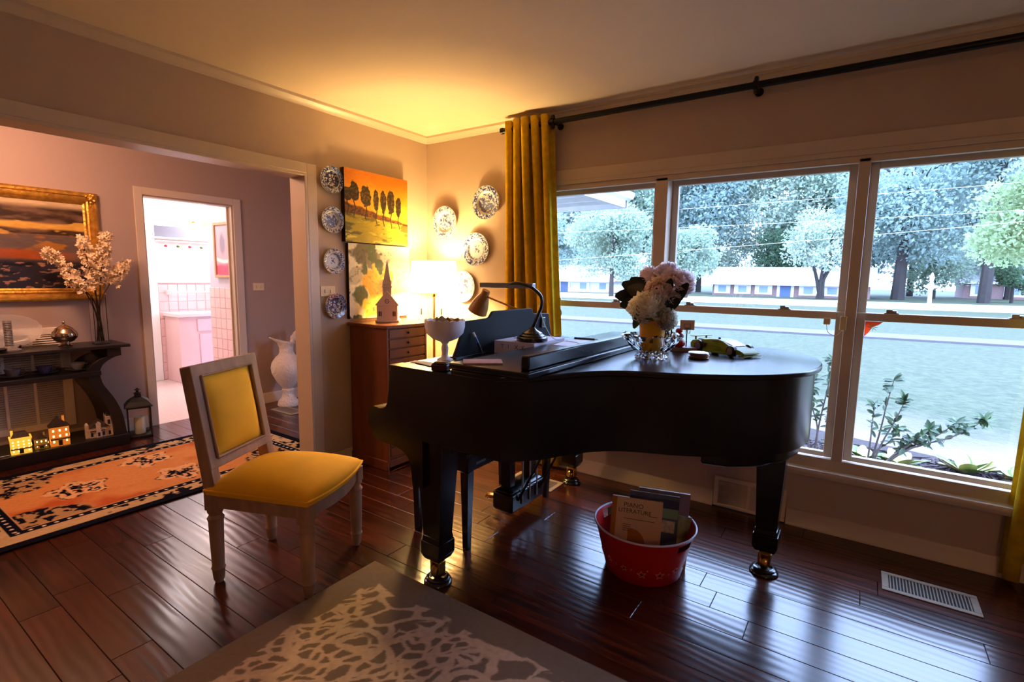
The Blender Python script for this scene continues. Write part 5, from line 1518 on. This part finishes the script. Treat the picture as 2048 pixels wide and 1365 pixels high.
# lime green toy sports car
car = thing('toy_car', 'lime green brick built toy sports car on the piano lid', 'toy car', (2.452, -.50, ZL), R(-28))
LIME = M('lime_plastic', lin(118, 132, 8), .45, spec=.4); CBK = M('car_black', (.012, .012, .012), .35)
side = [(-.150, .020), (-.152, .040), (-.145, .054), (-.10, .060), (-.045, .069), (.0, .072), (.035, .066), (.085, .047), (.135, .033), (.155, .022), (.157, .014), (.10, .012), (-.13, .012)]
g = G().prism(side, -.066, .066, 'y')
def carshape(p):
    k = 1 - .32 * max(0, (p.z - .045) / .03) if p.z > .045 else 1
    nose = 1 - .18 * max(0, (p.x - .08) / .075)
    return Vector((p.x, p.y * k * nose, p.z))
g.shape(carshape); bd = g.to('body', LIME, car, bevel=.003)
for sy in (-1, 1):
    g = G().prism([(-.05, .050), (-.02, .064), (.03, .062), (.075, .047), (.02, .047)], sy * .0545 - .001, sy * .0545 + .001, 'y'); g.to('side_window', CBK, car)
    G().box(-.07, sy * .067 - .002, .008, .085, sy * .067 + .004 * sy, .018).to('side_skirt', LIME, car, bevel=.001)
    G().prism([(-.045, .022), (-.015, .044), (.03, .040), (.03, .024)], sy * .0662 - .001, sy * .0662 + .001, 'y').to('door', LIME, car)
    G().prism([(-.085, .030), (-.060, .050), (-.045, .048), (-.055, .028)], sy * .0668 - .001, sy * .0668 + .001, 'y').to('air_intake', CBK, car)
    G().prism([(.105, .030), (.135, .026), (.135, .033), (.11, .038)], sy * .052 - .002, sy * .052 + .002, 'y').to('headlight', WHITE, car)
    for fx in (-.098, .092):
        rw = .029 if fx < 0 else .026
        wh = G().lathe([(.001, -.012), (rw * .7, -.012), (rw, -.009), (rw, .009), (rw * .7, .012), (.001, .012)], 24, (fx, sy * .058, rw), rotm(R(90), 0, 0)).to('wheel', CBK, car)
        g = G().lathe([(rw * .35, 0), (rw * .62, .002)], 12, (fx, sy * .0705, rw), rotm(R(-90 * sy), 0, 0))
        g.to('hub', M('hub_grey_%d%d' % (sy, int(fx * 1000)), (.25, .25, .25), .3, metal=.5), wh)
G().prism([(.03, .0665), (.088, .0475), (.09, .0485), (.032, .0675)], -.040, .040, 'y').to('windscreen', M('car_glass', (.25, .32, .34), .05, spec=.8), car)
G().box(-.158, -.062, .072, -.128, .062, .0755).box(-.148, -.04, .055, -.140, -.034, .073).box(-.148, .034, .055, -.140, .04, .073).to('spoiler', LIME, car, bevel=.001)
G().box(-.12, -.045, .0605, -.04, .045, .064).to('engine_cover', CBK, car, bevel=.001)
G().lathe([(.005, .070), (.006, .078), (.003, .080)], 10, (-.012, -.02, 0)).to('roof_stud', CBK, car)
G().box(.13, -.06, .006, .162, .06, .011).to('front_splitter', LIME, car, bevel=.001)

# ------------------------------------------------------------------ window stickers and sensor
def disc_cols(n):
    X, Y = np.meshgrid(np.linspace(-1, 1, n), np.linspace(-1, 1, n)); return X, Y
X, Y = disc_cols(70); q = np.hypot(X, Y); an = np.arctan2(Y, X)
c = np.ones((70, 70, 3)) * np.array(lin(232, 222, 214))
c = mixc(c, lin(216, 70, 50), (an > -.9) * (an < .15)); c = mixc(c, lin(40, 34, 150), (an > .7) * (an < 1.35) * (q > .25)); c = mixc(c, lin(120, 40, 60), (an > 1.4) * (an < 2.2) * (q > .4))
c = mixc(c, lin(214, 190, 120), (an > 2.2)); c = mixc(c, lin(240, 236, 236), q < .35); c = mixc(c, lin(24, 26, 60), q > .88)
V = 24
st_ = thing('window_sticker', 'round blue and red sticker on the left window pane', 'sticker', (1.190, .056, 1.092))
g = G(); vs = []; fs = []; cs = []
for i in range(13):
    for k in range(36):
        a_ = k * 2 * PI / 36; r_ = max(.001, i / 12); vs.append((r_ * .052 * math.cos(a_), 0, r_ * .052 * math.sin(a_)))
        cs.append(c[min(69, int((r_ * math.sin(a_) + 1) * 34.9)), min(69, int((r_ * math.cos(a_) + 1) * 34.9))])
for i in range(12):
    for k in range(36): fs.append((i * 36 + k, i * 36 + (k + 1) % 36, (i + 1) * 36 + (k + 1) % 36, (i + 1) * 36 + k))
STK = VC('sticker_vinyl', .4)
_e = STK.node_tree.nodes['Principled BSDF']; _e.inputs['Transmission Weight'].default_value = .25; _e.inputs['Roughness'].default_value = .5
me = G().add(vs, fs).mesh('disc', 0, False); setcol(me, np.array(cs)); link('disc', me, STK, st_)
so = st_.children[0].modifiers.new('film', 'SOLIDIFY'); so.thickness = .0006
st_ = thing('window_sticker', 'orange corner flower sticker on the right window pane', 'sticker', (3.010, .056, 1.143))
ORS = thin('sticker_orange', lin(250, 140, 96), .7); 
g = G().prism([(0, 0), (.075, 0), (.055, -.018), (.030, -.030), (.020, -.055), (0, -.08)], 0, .0008, 'y').to('film', ORS, st_)
g = G()
for k in range(8):
    a_ = k * PI / 4; g.prism([(.034, -.030), (.034 + .012 * math.cos(a_ - .25), -.030 + .012 * math.sin(a_ - .25)), (.034 + .024 * math.cos(a_), -.030 + .024 * math.sin(a_)), (.034 + .012 * math.cos(a_ + .25), -.030 + .012 * math.sin(a_ + .25))], -.0008, -.0002, 'y')
g.to('daisy', thin('sticker_daisy', lin(214, 226, 206), .6), st_)
sn = thing('window_sensor', 'small beige alarm sensor on the window mullion with a loose wire', 'sensor', (2.885, -.012, 1.13))
G().box(.018, -.012, -.035, .048, 0, .035).to('sensor_body', IVORY, sn, bevel=.003)
G().box(-.055, .01, -.012, -.025, .05, .022).to('magnet', IVORY, sn, bevel=.003)
G().tube(spline([(-.04, .01, -.012), (-.03, .0, -.05), (.005, -.01, -.065), (.033, -.008, -.036)], 6), .0015, 6).to('wire', IVORY, sn)

# ------------------------------------------------------------------ red tub of music books
tb = thing('red_tub', 'red plastic party tub printed with stars under the piano', 'tub', (2.24, -.905, 0))
REDP = M('red_plastic', lin(186, 18, 26), .35, spec=.5)
RIMM = M('tub_rim_pale', lin(206, 196, 214), .3)
n_ = 72
pr = [(.165, .0), (.170, .004), (.192, .09), (.212, .17), (.222, .205), (.229, .222), (.225, .222), (.209, .17), (.188, .09), (.166, .008)]
g = G().lathe(pr, n_, cap=False)
# cut two slotted handles out of the wall near the rim
keep = []
def ang(k): return 2 * PI * (k + .5) / n_
for f_ in g.f:
    ring_ = min(i // n_ for i in f_); k = min(i % n_ for i in f_) if max(i % n_ for i in f_) - min(i % n_ for i in f_) < 5 else n_ - 1
    a_ = ang(k)
    hit = any(abs((a_ - c0 + PI) % (2 * PI) - PI) < .19 for c0 in (R(163), R(-17)))
    if hit and ring_ in (3, 6): continue
    keep.append(f_)
g.f = keep
g.to('wall', REDP, tb, smooth=50)
G().lathe([(.001, .006), (.166, .006)], 48, cap=False).to('bottom', REDP, tb)
ringp = [(.2275 * math.cos(a_), .2275 * math.sin(a_), .223) for a_ in np.linspace(0, 2 * PI, 73)]
G().tube(ringp, .0045, 8, False).to('rim', RIMM, tb)
STO = M('star_print_pink', lin(220, 150, 140), .5); STD = M('star_print_dark', lin(40, 14, 20), .5)
rr = random.Random(8)
def star_on(a0, z0, r_out, filled, mat, w=.0014):
    rad_at = lambda z: .170 + (.192 - .170) * (z / .09) if z < .09 else .192 + .020 * (z - .09) / .08
    def P(u, v, off): z = z0 + v; a_ = a0 + u / rad_at(z); q = rad_at(z) + off; return (q * math.cos(a_), q * math.sin(a_), z)
    rot = rr.uniform(-.3, .3)
    pts = [((r_out if k % 2 == 0 else r_out * .42) * math.sin(k * PI / 5 + rot), (r_out if k % 2 == 0 else r_out * .42) * math.cos(k * PI / 5 + rot)) for k in range(10)]
    g = G()
    if filled: g.add([P(0, 0, .0012)] + [P(u, v, .0012) for u, v in pts], [(0, 1 + k, 1 + (k + 1) % 10) for k in range(10)])
    else: g.tube([P(u, v, .0008) for u, v in pts] + [P(*pts[0], .0008)], w, 5, False)
    return g
for a0 in np.arange(0, 360, 24):
    a_ = R(a0); z0 = .075 + .012 * math.sin(a0)
    star_on(a_, z0, rr.uniform(.014, .021), False, STO).to('star_outline', STO, tb)
    star_on(a_, z0, .008, True, STD).to('star_core', STD, tb)
    for k in range(2): star_on(a_ + rr.uniform(.12, .3), z0 + rr.uniform(-.025, .025), .006, True, STD if k else STO).to('small_star', STD if k else STO, tb)

def book(name, label, w, h, t, mat, loc, yaw, lean_, roll=0.):
    b = thing(name, label, 'book', loc, group='music books in the red tub')
    b.rotation_euler = (lean_, roll, yaw)
    G().box(-w / 2, 0, 0, w / 2, t, h).to('pages', M(name + '_pages_' + str(len(MATS)), lin(226, 220, 206), .7), b)
    G().box(-w / 2 - .001, -.0012, -.001, w / 2 + .001, -.0002, h + .001).to('cover', mat, b)
    G().box(-w / 2 - .001, t + .0002, -.001, w / 2 + .001, t + .0012, h + .001).to('back_cover', mat, b)
    return b
yb = R(19)
b1 = book('music_book', 'tan and brown PIANO LITERATURE book standing in front in the tub', .228, .305, .016, M('book_cream', lin(220, 192, 160), .5), (2.205, -.945, .012), yb, R(-12), R(2))
MUST = M('book_mustard', lin(178, 116, 24), .5)
G().box(-.116, -.0020, 0, -.094, -.0012, .305).box(-.1162, -.002, 0, -.1150, .017, .305).to('spine_band', MUST, b1)
outl = [(-.035, 0), (-.035, .165)] + bez((-.035, .165), (.0, .172), (.03, .155), (.042, .12), 8)[1:] + bez((.042, .12), (.05, .09), (.06, .075), (.082, .068), 8)[1:] + [(.082, 0)]
G().prism([(x, z) for x, z in outl], -.0020, -.0013, 'y').to('piano_silhouette', MUST, b1)
BRK = M('book_ink', lin(50, 34, 26), .6)
for s_, sz, x_, z_ in (('PIANO', .030, -.062, .262), ('LITERATURE', .0275, -.086, .236)):
    me = text_mesh(s_, sz); link('lettering', me, BRK, b1, (x_, -.0016, z_), (R(90), 0, 0))
for k, (x0, x1, z_) in enumerate(((.055, .095, .232), (-.06, .085, .208), (-.06, -.02, .18), (-.06, -.024, .171), (-.06, -.028, .162), (-.06, -.02, .153))):
    G().box(x0, -.0020, z_, x1, -.0014, z_ + .0022).to('print_line', BRK, b1)
b2 = book('music_book', 'blue and green covered book behind the tan book', .225, .33, .012, M('book_blue', lin(70, 84, 120), .4, vary=(12, .3)), (2.265, -.895, .012), R(22), R(-10), R(3))
G().box(-.112, -.002, .27, .112, -.0013, .31).to('title_band', M('book_navy', lin(30, 40, 90), .4), b2); G().box(-.112, -.002, .225, .112, -.0013, .27).to('green_band', M('book_green', lin(120, 160, 140), .4), b2)
G().box(.03, -.002, .16, .10, -.0013, .215).to('picture_patch', M('book_patch', lin(190, 190, 180), .4, vary=(60, .4)), b2)
b3 = book('music_book', 'purple edged book in a plastic sleeve at the back of the tub', .235, .335, .014, M('book_purple', lin(130, 104, 124), .35), (2.29, -.845, .012), R(24), R(-8), R(4))
b4 = book('music_book', 'green and cream book leaning at the left inside the tub', .20, .24, .010, M('book_olive', lin(120, 116, 90), .5, vary=(20, .3)), (2.165, -.865, .012), R(5), R(-20), R(-14))
b5 = book('music_book', 'pale green and yellow book wedged at the right inside the tub', .20, .24, .010, M('book_mint', lin(150, 160, 130), .5, vary=(20, .4)), (2.325, -.868, .012), R(30), R(-12), R(8))

# ------------------------------------------------------------------ outdoors
GZ = -.40
def lawn_mat():
    m = M('lawn_grass', (.3, .33, .2), .9)
    nt = m.node_tree; N = nt.nodes; L = nt.links; b = N['Principled BSDF']
    tc = N.new('ShaderNodeTexCoord'); sx = N.new('ShaderNodeSeparateXYZ'); L.new(tc.outputs['Object'], sx.inputs[0])
    n1 = N.new('ShaderNodeTexNoise'); n1.inputs['Scale'].default_value = .55; n1.inputs['Detail'].default_value = 6; L.new(tc.outputs['Object'], n1.inputs['Vector'])
    n2 = N.new('ShaderNodeTexNoise'); n2.inputs['Scale'].default_value = 9; n2.inputs['Detail'].default_value = 5; L.new(tc.outputs['Object'], n2.inputs['Vector'])
    gr = N.new('ShaderNodeValToRGB'); e = gr.color_ramp.elements
    e[0].position = .3; e[0].color = (*lin(44, 53, 30), 1); e[1].position = .7; e[1].color = (*lin(72, 77, 52), 1)
    L.new(n2.outputs['Fac'], gr.inputs['Fac'])
    # bare soil beside the flower bed, thinning out into the grass
    ad = N.new('ShaderNodeMath'); ad.operation = 'MULTIPLY_ADD'; L.new(n1.outputs['Fac'], ad.inputs[0]); ad.inputs[1].default_value = -4.5; L.new(sx.outputs['Y'], ad.inputs[2])
    mr = N.new('ShaderNodeMapRange'); mr.inputs['From Min'].default_value = 1.4; mr.inputs['From Max'].default_value = 3.6; L.new(ad.outputs[0], mr.inputs['Value'])
    mx = N.new('ShaderNodeMix'); mx.data_type = 'RGBA'; L.new(mr.outputs[0], mx.inputs['Factor'])
    mx.inputs['A'].default_value = (*lin(116, 102, 92), 1); L.new(gr.outputs[0], mx.inputs['B'])
    L.new(mx.outputs['Result'], b.inputs['Base Color'])
    bp = N.new('ShaderNodeBump'); bp.inputs['Strength'].default_value = .6; bp.inputs['Distance'].default_value = .05
    n3 = N.new('ShaderNodeTexNoise'); n3.inputs['Scale'].default_value = 22; L.new(tc.outputs['Object'], n3.inputs['Vector']); L.new(n3.outputs['Fac'], bp.inputs['Height']); L.new(bp.outputs[0], b.inputs['Normal'])
    return m
G().box(-90, .16, GZ - .3, 90, 160, GZ).to('ground', lawn_mat())['kind'] = 'structure'
PATH = M('path_concrete', lin(86, 80, 84), .9, vary=(3, .1))
o = G().prism([(-60, 11.8), (60, 20.4), (60, 22.0), (-60, 13.6)], GZ, GZ + .06, 'z').to('path', PATH); o['kind'] = 'structure'
o = G().prism([(-90, 33), (90, 46), (90, 60), (-90, 47)], GZ, GZ + .02, 'z').to('road', M('road_pale', lin(216, 210, 204), .9, vary=(1, .06))); o['kind'] = 'structure'
# mulch bed with bark chips
MUL = M('mulch_soil', lin(54, 44, 42), .95, vary=(30, .3))
o = G().prism([(.6, .17), (6.5, .17), (6.5, 3.35), (4.6, 3.15), (3.8, 3.3), (2.6, 3.7), (1.4, 3.3), (.6, 3.1)], GZ, GZ + .03, 'z').to('flower_bed', MUL); o['kind'] = 'structure'
rr = random.Random(4); g = G()
for k in range(2600):
    x, y = rr.uniform(1.6, 5.2), rr.uniform(1.4, 3.2)
    g.obox((x, y, GZ + .035 + rr.uniform(0, .02)), (rr.uniform(.04, .12), rr.uniform(.012, .03), .012), rotm(rr.uniform(-.4, .4), rr.uniform(-.4, .4), rr.uniform(0, PI)))
o = g.to('mulch_chips', M('bark_chip', lin(66, 54, 54), .95, vary=(6, .35)), smooth=0, recalc=False)
props(o, 'dark bark mulch spread over the flower bed outside', 'mulch', kind='stuff')

# hostas with cream leaves at the foot of the window
HOST = [M('hosta_cream', lin(150, 146, 84), .5, vary=(6, .15)), M('hosta_green', lin(84, 106, 36), .5, vary=(6, .2))]
def hosta(label, loc, R_, n, seed):
    rr = random.Random(seed)
    t = thing('hosta', label, 'plant', loc, group='hostas in the flower bed')
    for k in range(n):
        a_ = 2 * PI * k / n * 2.4 + rr.uniform(-.2, .2); q = R_ * rr.uniform(.55, 1)
        h_ = R_ * rr.uniform(.25, .75)
        leaf((.02 * math.cos(a_), .02 * math.sin(a_), .02), (q * math.cos(a_), q * math.sin(a_), h_), R_ * rr.uniform(.20, .30), HOST[0 if k % 3 else 1], t, nrm=(-math.cos(a_) * .5, -math.sin(a_) * .5, 1), curl=.3, m=6)
hosta('cream leaved hosta just outside the window beside the mullion', (3.38, 2.72, GZ + .02), .24, 14, 1)
hosta('low cream hosta at the left in the flower bed', (3.10, 2.78, GZ + .02), .20, 11, 2)
hosta('large green and cream hosta outside the right window', (3.88, 2.88, GZ + .02), .27, 16, 3)
hosta('small cream hosta at the right edge of the bed', (4.22, 2.95, GZ + .02), .20, 12, 4)

# rhododendron shrubs
SHL = [M('shrub_leaf', lin(50, 70, 40), .45, vary=(5, .25)), M('shrub_leaf_light', lin(78, 98, 62), .5, vary=(5, .25))]
TWIG = M('shrub_twig', lin(88, 76, 70), .8, vary=(20, .2))
def shrub(label, loc, branches, seed):
    rr = random.Random(seed)
    t = thing('shrub', label, 'shrub', loc, group='shrubs outside the window')
    for (tip, nl) in branches:
        tv = Vector(tip)
        path = spline([(0, 0, 0), tuple(tv * .4 + Vector((rr.uniform(-.05, .05), rr.uniform(-.05, .05), .06))), tuple(tv * .75), tuple(tv)], 6)
        G().tube(path, [.010 - .007 * i / (len(path) - 1) for i in range(len(path))], 6).to('branch', TWIG, t)
        for k in range(int(nl * 1.8)):
            i = len(path) - 1 - int(rr.random() ** 2 * len(path) * .55); p = Vector(path[max(0, i)])
            d = Vector((rr.gauss(0, 1), rr.gauss(0, 1), rr.gauss(.2, .7))).normalized()
            leaf(p, p + d * rr.uniform(.05, .10), rr.uniform(.013, .021), SHL[0 if rr.random() < .65 else 1], t, nrm=(rr.uniform(-.4, .4), -.5, .8), curl=.3, m=4)
shrub('leafy shrub with a long branch outside the right window', (3.13, 2.2, GZ), [((.58, .15, .60), 28), ((.40, .05, .54), 26), ((.20, .1, .50), 18), ((.22, .0, .76), 22), ((.74, .1, .66), 30), ((.02, .1, .68), 14), ((.13, .0, .92), 12), ((.30, .1, .42), 16)], 11)
shrub('leafy shrub seen between the piano tail and the mullion', (2.72, 2.1, GZ), [((.10, .05, 1.05), 26), ((-.05, .1, .85), 22), ((.18, .0, .75), 24), ((-.15, .0, .95), 18), ((.22, .05, .5), 18)], 12)

# porch roof at the left with its fascia and gutter
po = thing('porch_roof', 'white porch roof edge seen at the top of the left window', 'porch roof', (-1.8, 2.7, 2.5))
PWH = M('porch_white', lin(206, 206, 212), .7, vary=(6, .06))
G().box(-1.6, -2.4, .08, 1.42, 2.35, .12).to('soffit', PWH, po)
for k in range(9): G().box(-1.6, -2.3 + k * .52, .066, 1.42, -2.27 + k * .52, .08).to('batten', PWH, po)
G().box(1.40, -2.4, .0, 1.44, 2.40, .24).box(-1.6, 2.33, .0, 1.44, 2.38, .24).to('fascia', PWH, po, bevel=.004)
G().prism([(1.44, .24), (1.56, .24), (1.56, .20), (1.53, .14), (1.44, .12)], -2.4, 2.42, 'y').to('gutter', WHITE, po, bevel=.004)
G().box(-1.6, -2.4, .12, 1.40, 2.33, .30).to('roof', M('porch_shingle', lin(120, 116, 120), .9, vary=(12, .2)), po)

# trees: trunk, branches and a crown of leaves
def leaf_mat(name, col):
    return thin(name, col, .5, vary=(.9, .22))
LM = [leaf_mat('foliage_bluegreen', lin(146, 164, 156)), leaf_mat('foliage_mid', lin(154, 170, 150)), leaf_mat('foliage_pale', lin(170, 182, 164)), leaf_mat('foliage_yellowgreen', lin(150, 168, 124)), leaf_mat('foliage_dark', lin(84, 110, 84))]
TRK = M('tree_bark', lin(50, 44, 42), .9, vary=(3, .25), bump=(12, .6, .03))
def tree(label, x, y, h, crown_r, crown_z0, n, size, mat, seed, trunks=1, tr=.25, lean_=0., blobs=14, group='trees beyond the lawn', z=GZ):
    nr = np.random.default_rng(seed); rr = random.Random(seed); n = int(n * 2.2); size *= .62
    t = thing('tree', label, 'tree', (x, y, z), group=group)
    for k in range(trunks):
        a_ = rr.uniform(0, 2 * PI); sp_ = 0 if trunks == 1 else crown_r * .35
        tip = (lean_ * h + sp_ * math.cos(a_ + k * 2.2), sp_ * math.sin(a_ + k * 2.2) * .4, h * .82 if trunks == 1 else crown_z0 + (h - crown_z0) * .5)
        p = spline([(0.12 * k, 0, 0), (tip[0] * .25, tip[1] * .25, tip[2] * .35), (tip[0] * .7 + rr.uniform(-.2, .2), tip[1] * .7, tip[2] * .7), tip], 5)
        tk = G().tube(p, [tr * (1 - .75 * i / (len(p) - 1)) for i in range(len(p))], 8).to('trunk', TRK, t)
        g = G()
        for q in range(5):
            i = int(len(p) * rr.uniform(.4, .9)); b0 = Vector(p[i]); a2 = rr.uniform(0, 2 * PI)
            e = b0 + Vector((math.cos(a2) * crown_r * .6, math.sin(a2) * crown_r * .6, (h - b0.z) * rr.uniform(.2, .6)))
            g.tube([b0, (b0 + e) / 2 + Vector((0, 0, .1 * h * rr.uniform(-.3, .5))), e], [tr * .35, tr * .22, tr * .06], 6)
        g.to('branch', TRK, tk)
    # crown: leaf blades scattered in overlapping clumps
    cz = (crown_z0 + h) / 2; ch = (h - crown_z0) / 2
    C = nr.normal(0, 1, (blobs, 3)); C /= np.linalg.norm(C, axis=1, keepdims=True)
    C *= nr.uniform(.35, .85, (blobs, 1)); C *= np.array([crown_r, crown_r, ch]); C[:, 2] += cz; C[:, 0] += lean_ * h
    br = nr.uniform(.34, .55, blobs) * min(crown_r, ch * 1.3)
    bi = nr.integers(0, blobs, n)
    D = nr.normal(0, 1, (n, 3)); D /= np.linalg.norm(D, axis=1, keepdims=True)
    P = C[bi] + D * (br[bi] * nr.uniform(.45, 1.05, n))[:, None] * np.array([1, 1, .8])
    A = nr.normal(0, 1, (n, 3)); A /= np.linalg.norm(A, axis=1, keepdims=True)
    A = A * .7 + D * .3; B = np.cross(A, nr.normal(0, 1, (n, 3))); B /= np.linalg.norm(B, axis=1, keepdims=True) + 1e-9
    s = nr.uniform(.6, 1.3, n)[:, None] * size
    V = np.stack([P - A * s, P - B * s * .5, P + A * s, P + B * s * .5], 1).reshape(-1, 3)
    me = bpy.data.meshes.new('crown')
    me.vertices.add(len(V)); me.vertices.foreach_set('co', V.astype(np.float32).ravel())
    me.loops.add(4 * n); me.loops.foreach_set('vertex_index', np.arange(4 * n, dtype=np.int32))
    me.polygons.add(n); me.polygons.foreach_set('loop_start', np.arange(0, 4 * n, 4, dtype=np.int32)); me.update(calc_edges=True)
    c = link('crown', me, mat, t); c['kind'] = 'stuff'
    return t
# trees across the road and beside it
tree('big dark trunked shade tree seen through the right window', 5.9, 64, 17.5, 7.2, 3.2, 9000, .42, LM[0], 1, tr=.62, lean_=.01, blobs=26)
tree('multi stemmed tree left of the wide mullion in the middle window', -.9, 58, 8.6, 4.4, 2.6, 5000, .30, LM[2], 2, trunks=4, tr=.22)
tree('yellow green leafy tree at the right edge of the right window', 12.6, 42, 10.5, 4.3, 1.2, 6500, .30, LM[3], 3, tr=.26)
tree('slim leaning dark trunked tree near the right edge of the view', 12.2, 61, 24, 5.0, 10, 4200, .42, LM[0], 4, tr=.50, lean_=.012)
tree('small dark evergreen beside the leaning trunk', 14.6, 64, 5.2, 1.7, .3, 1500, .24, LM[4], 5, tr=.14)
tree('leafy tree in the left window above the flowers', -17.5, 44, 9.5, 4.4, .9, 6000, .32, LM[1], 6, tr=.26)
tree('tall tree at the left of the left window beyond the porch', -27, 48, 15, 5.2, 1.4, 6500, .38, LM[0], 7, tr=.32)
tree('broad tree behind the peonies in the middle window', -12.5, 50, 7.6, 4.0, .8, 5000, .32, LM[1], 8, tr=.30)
# far trees fill the horizon
far = [(-34, 70, 21, 7, 'far tree at the left end of the horizon behind the porch post'), (-25, 64, 22, 6.5, 'far tree showing behind the porch roof gutter'), (-17, 74, 24, 7, 'far tall tree filling the top of the left window'), (-9, 80, 25, 7.5, 'far tall tree behind the first mullion'),
       (-1, 82, 24, 7.5, 'far tall tree over the brick house roof'), (8, 84, 26, 8, 'far tall tree behind the wide mullion'), (17, 80, 23, 7, 'far tree left of the bright gap of sky'), (33, 84, 25, 8, 'far tree right of the bright gap of sky'), (44, 78, 24, 8, 'far tree at the right end of the horizon'), (-42, 78, 22, 8, 'far tree hidden mostly behind the curtain edge')]
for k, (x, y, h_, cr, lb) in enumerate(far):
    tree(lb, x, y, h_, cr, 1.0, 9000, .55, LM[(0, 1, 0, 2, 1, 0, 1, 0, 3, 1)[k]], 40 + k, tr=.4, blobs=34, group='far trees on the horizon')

# lower trees standing between the houses and the tall ones
low = [(-30, 68, 'low tree right of the white house'), (-20, 72, 'low tree left of the brick house'), (-14.5, 74, 'low tree at the left end of the brick house roof'), (-6, 76, 'low tree over the middle of the brick house roof'), (1.5, 75, 'low tree behind the right end of the brick house'), (9.5, 73, 'low tree just right of the big shade tree trunk'), (24, 94, 'low tree behind the long pale roofed house'), (37, 76, 'low tree right of the long pale roofed house')]
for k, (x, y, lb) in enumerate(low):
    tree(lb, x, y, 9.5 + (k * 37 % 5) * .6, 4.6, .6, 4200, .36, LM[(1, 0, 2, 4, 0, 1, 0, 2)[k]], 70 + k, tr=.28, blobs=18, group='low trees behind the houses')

# houses across the road
HWH = M('house_white', lin(214, 210, 206), .8, vary=(2, .05)); BRK_ = M('house_brick', lin(132, 104, 100), .85, vary=(8, .15)); RFP = M('house_roof_pale', lin(196, 188, 196), .9, vary=(3, .1))
GLW = M('house_window_glass', lin(120, 140, 170), .2)
def house(label, x0, x1, y, zr, nwin, seed, brick=True):
    t = thing('house', label, 'house', ((x0 + x1) / 2, y, GZ))
    w = (x1 - x0) / 2; hw_ = zr * .42
    G().box(-w, 0, 0, w, 7, hw_).to('wall', BRK_ if brick else HWH, t)
    G().prism([(-.7, hw_ - .05), (7.7, hw_ - .05), (3.5, zr)], -w - .5, w + .5, 'x').to('roof', RFP, t)
    G().box(-w - .4, -.72, hw_ - .15, w + .4, -.66, hw_ + .08).to('fascia', HWH, t)
    for k in range(nwin):
        xx = -w + 2 * w * (k + .5) / nwin
        if k == nwin // 2:
            d = G().box(xx - .55, -.06, 0, xx + .55, 0, hw_ * .86).to('door', M('house_door_%d' % seed, lin(70, 90, 130), .5), t); G().box(xx - .85, -.08, 0, xx - .55, 0, hw_ * .9).box(xx + .55, -.08, 0, xx + .85, 0, hw_ * .9).to('door_trim', HWH, d); continue
        d = G().box(xx - .9, -.08, .15 * hw_, xx + .9, 0, hw_ * .9).to('window', HWH, t); G().box(xx - .45, -.10, .28 * hw_, xx + .45, -.08, hw_ * .8).to('pane', GLW, d)
    G().box(w * .4, 3, zr * .7, w * .4 + .7, 3.8, zr + .5).to('chimney', BRK_, t)
    return t
house('pale roofed brick house with white windows across the road', -12.2, 3.5, 62, 3.4, 7, 1)
house('white house at the left across the road', -36, -22.5, 56, 3.5, 5, 2, False)
house('long pale roofed house behind the leaning trunk', 13, 34, 80, 4.6, 7, 3)
# white bird bath post and wires
o = thing('garden_post', 'white garden post in front of the shade tree', 'post', (7.3, 49, GZ)); o.scale = (2, 2, 2)
PW_ = M('post_white', lin(226, 222, 220), .6)
G().lathe([(.16, 0), (.16, .06), (.07, .10), (.06, .62), (.10, .68), (.22, .74), (.24, .78), (.10, .80), (.05, .95), (.08, 1.1), (.04, 1.25), (.001, 1.3)], 16).to('shaft', PW_, o)
for k, (p0, p1, sag) in enumerate((((-32, 30, 1.9), (14, 24, 4.2), .25), ((-32, 34, 5.2), (20, 34, 5.4), .3), ((-32, 34, 6.3), (20, 34, 6.9), .3))):
    P0, P1 = Vector(p0), Vector(p1)
    pts = [P0.lerp(P1, i / 20) + Vector((0, 0, -sag * 4 * (i / 20) * (1 - i / 20))) for i in range(21)]
    o = G().tube(pts, .007, 5).to('utility_wire', PW_)
    props(o, ('lowest pale utility wire sloping across the view outside', 'middle pale utility wire across the trees', 'highest pale utility wire across the trees')[k], 'wire', 'utility wires outside')
